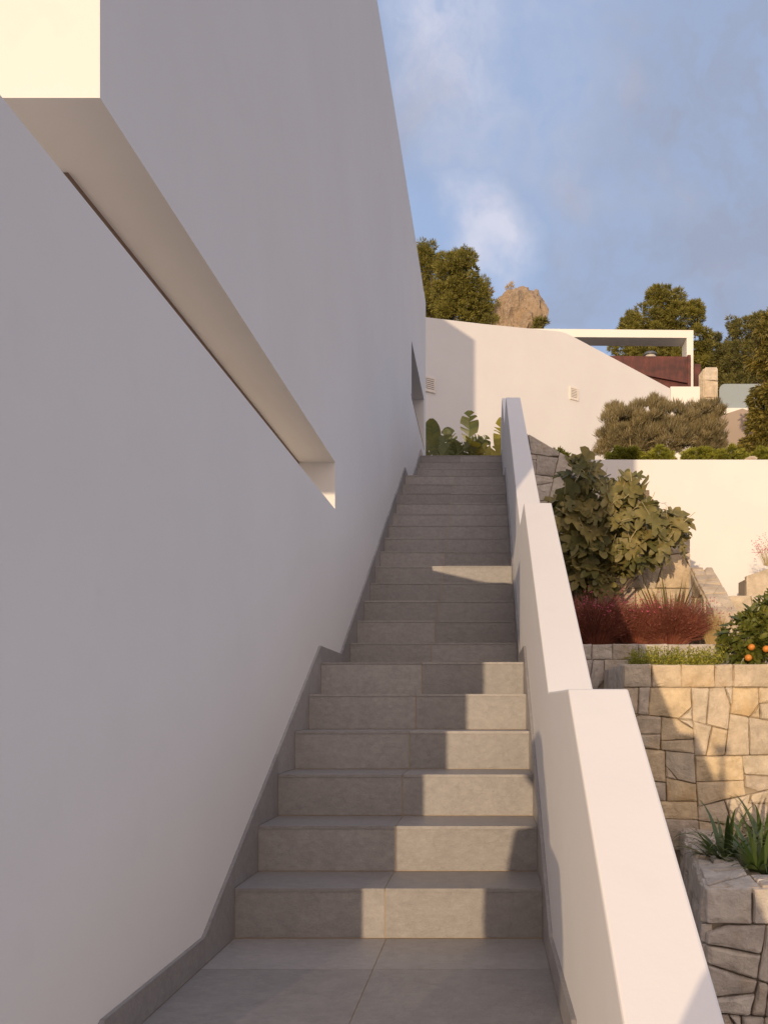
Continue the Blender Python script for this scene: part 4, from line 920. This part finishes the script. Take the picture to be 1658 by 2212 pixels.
ph = thing('person', 'person in dark clothes standing on the steps beside the tripod, one hand on the camera', 'person', (-.55, .22, pz))
V = [(0, 0, .93), (0, 0, 1.12), (0, .01, 1.32), (0, .01, 1.42), (0, .01, 1.50), (-.06, .02, 1.60), (-.10, .02, 1.68),
     (-.09, 0, .88), (-.11, .01, .48), (-.11, 0, .08), (-.12, .12, .03), (.09, 0, .88), (.11, .01, .48), (.11, 0, .08), (.12, .12, .03),
     (-.12, .01, 1.38), (-.13, .06, 1.12), (-.10, .14, 1.0), (-.06, .17, .95),
     (.14, .01, 1.36), (.17, .02, 1.10), (.15, .10, .90), (.13, .14, .84)]
V = [(x, y, z*1.055) for x, y, z in V]
Ed = [(0, 1), (1, 2), (2, 3), (3, 4), (4, 5), (5, 6), (0, 7), (7, 8), (8, 9), (9, 10), (0, 11), (11, 12), (12, 13), (13, 14), (2, 15), (15, 16), (16, 17), (17, 18), (2, 19), (19, 20), (20, 21), (21, 22)]
Rd = [(.12, .10), (.11, .09), (.12, .10), .06, .055, .085, .07, .09, .06, .042, .045, .09, .06, .042, .045, .06, .045, .034, .03, .06, .045, .034, .03]
me = bpy.data.meshes.new('body'); me.from_pydata(V, Ed, []); body = link('body', me, ph, 'cloth_dark')
md = body.modifiers.new('skin', 'SKIN')
if not me.skin_vertices:
    bmx = bmesh.new(); bmx.from_mesh(me); bmx.verts.layers.skin.verify(); bmx.to_mesh(me); bmx.free()
for i, r_ in enumerate(Rd):
    sv = me.skin_vertices[0].data[i]; sv.radius = (r_, r_) if isinstance(r_, float) else r_; sv.use_root = (i == 0)
ss = body.modifiers.new('sub', 'SUBSURF'); ss.levels = 2; ss.render_levels = 2
hm = MB()
for sx, sy, sz in ((.13, .14, .84), (-.06, .17, .95)):
    for i in range(5):
        a = (i-2)*.017; L2_ = (.05, .068, .075, .07, .055)[i]; b0 = Vector((-.55+sx+a, .22+sy, pz+sz))
        hm.tube([b0, b0+Vector((a*.3, .012, -L2_*.7)), b0+Vector((a*.3, .004, -L2_*1.2))], [.010, .009, .007], 6)
part('hand', hm, 'skin', ph, True)
bm = bmesh.new(); bmesh.ops.create_uvsphere(bm, u_segments=18, v_segments=12, radius=1)
for v in bm.verts: v.co = Vector((v.co.x*.088-.10, v.co.y*.105+.0, v.co.z*.118+1.745)) + (Vector((0, .01, .01)) if v.co.z > 0 else Vector())
for f in bm.faces: f.smooth = True
me = bpy.data.meshes.new('hair'); bm.to_mesh(me); bm.free(); link('hair', me, ph, 'hair')
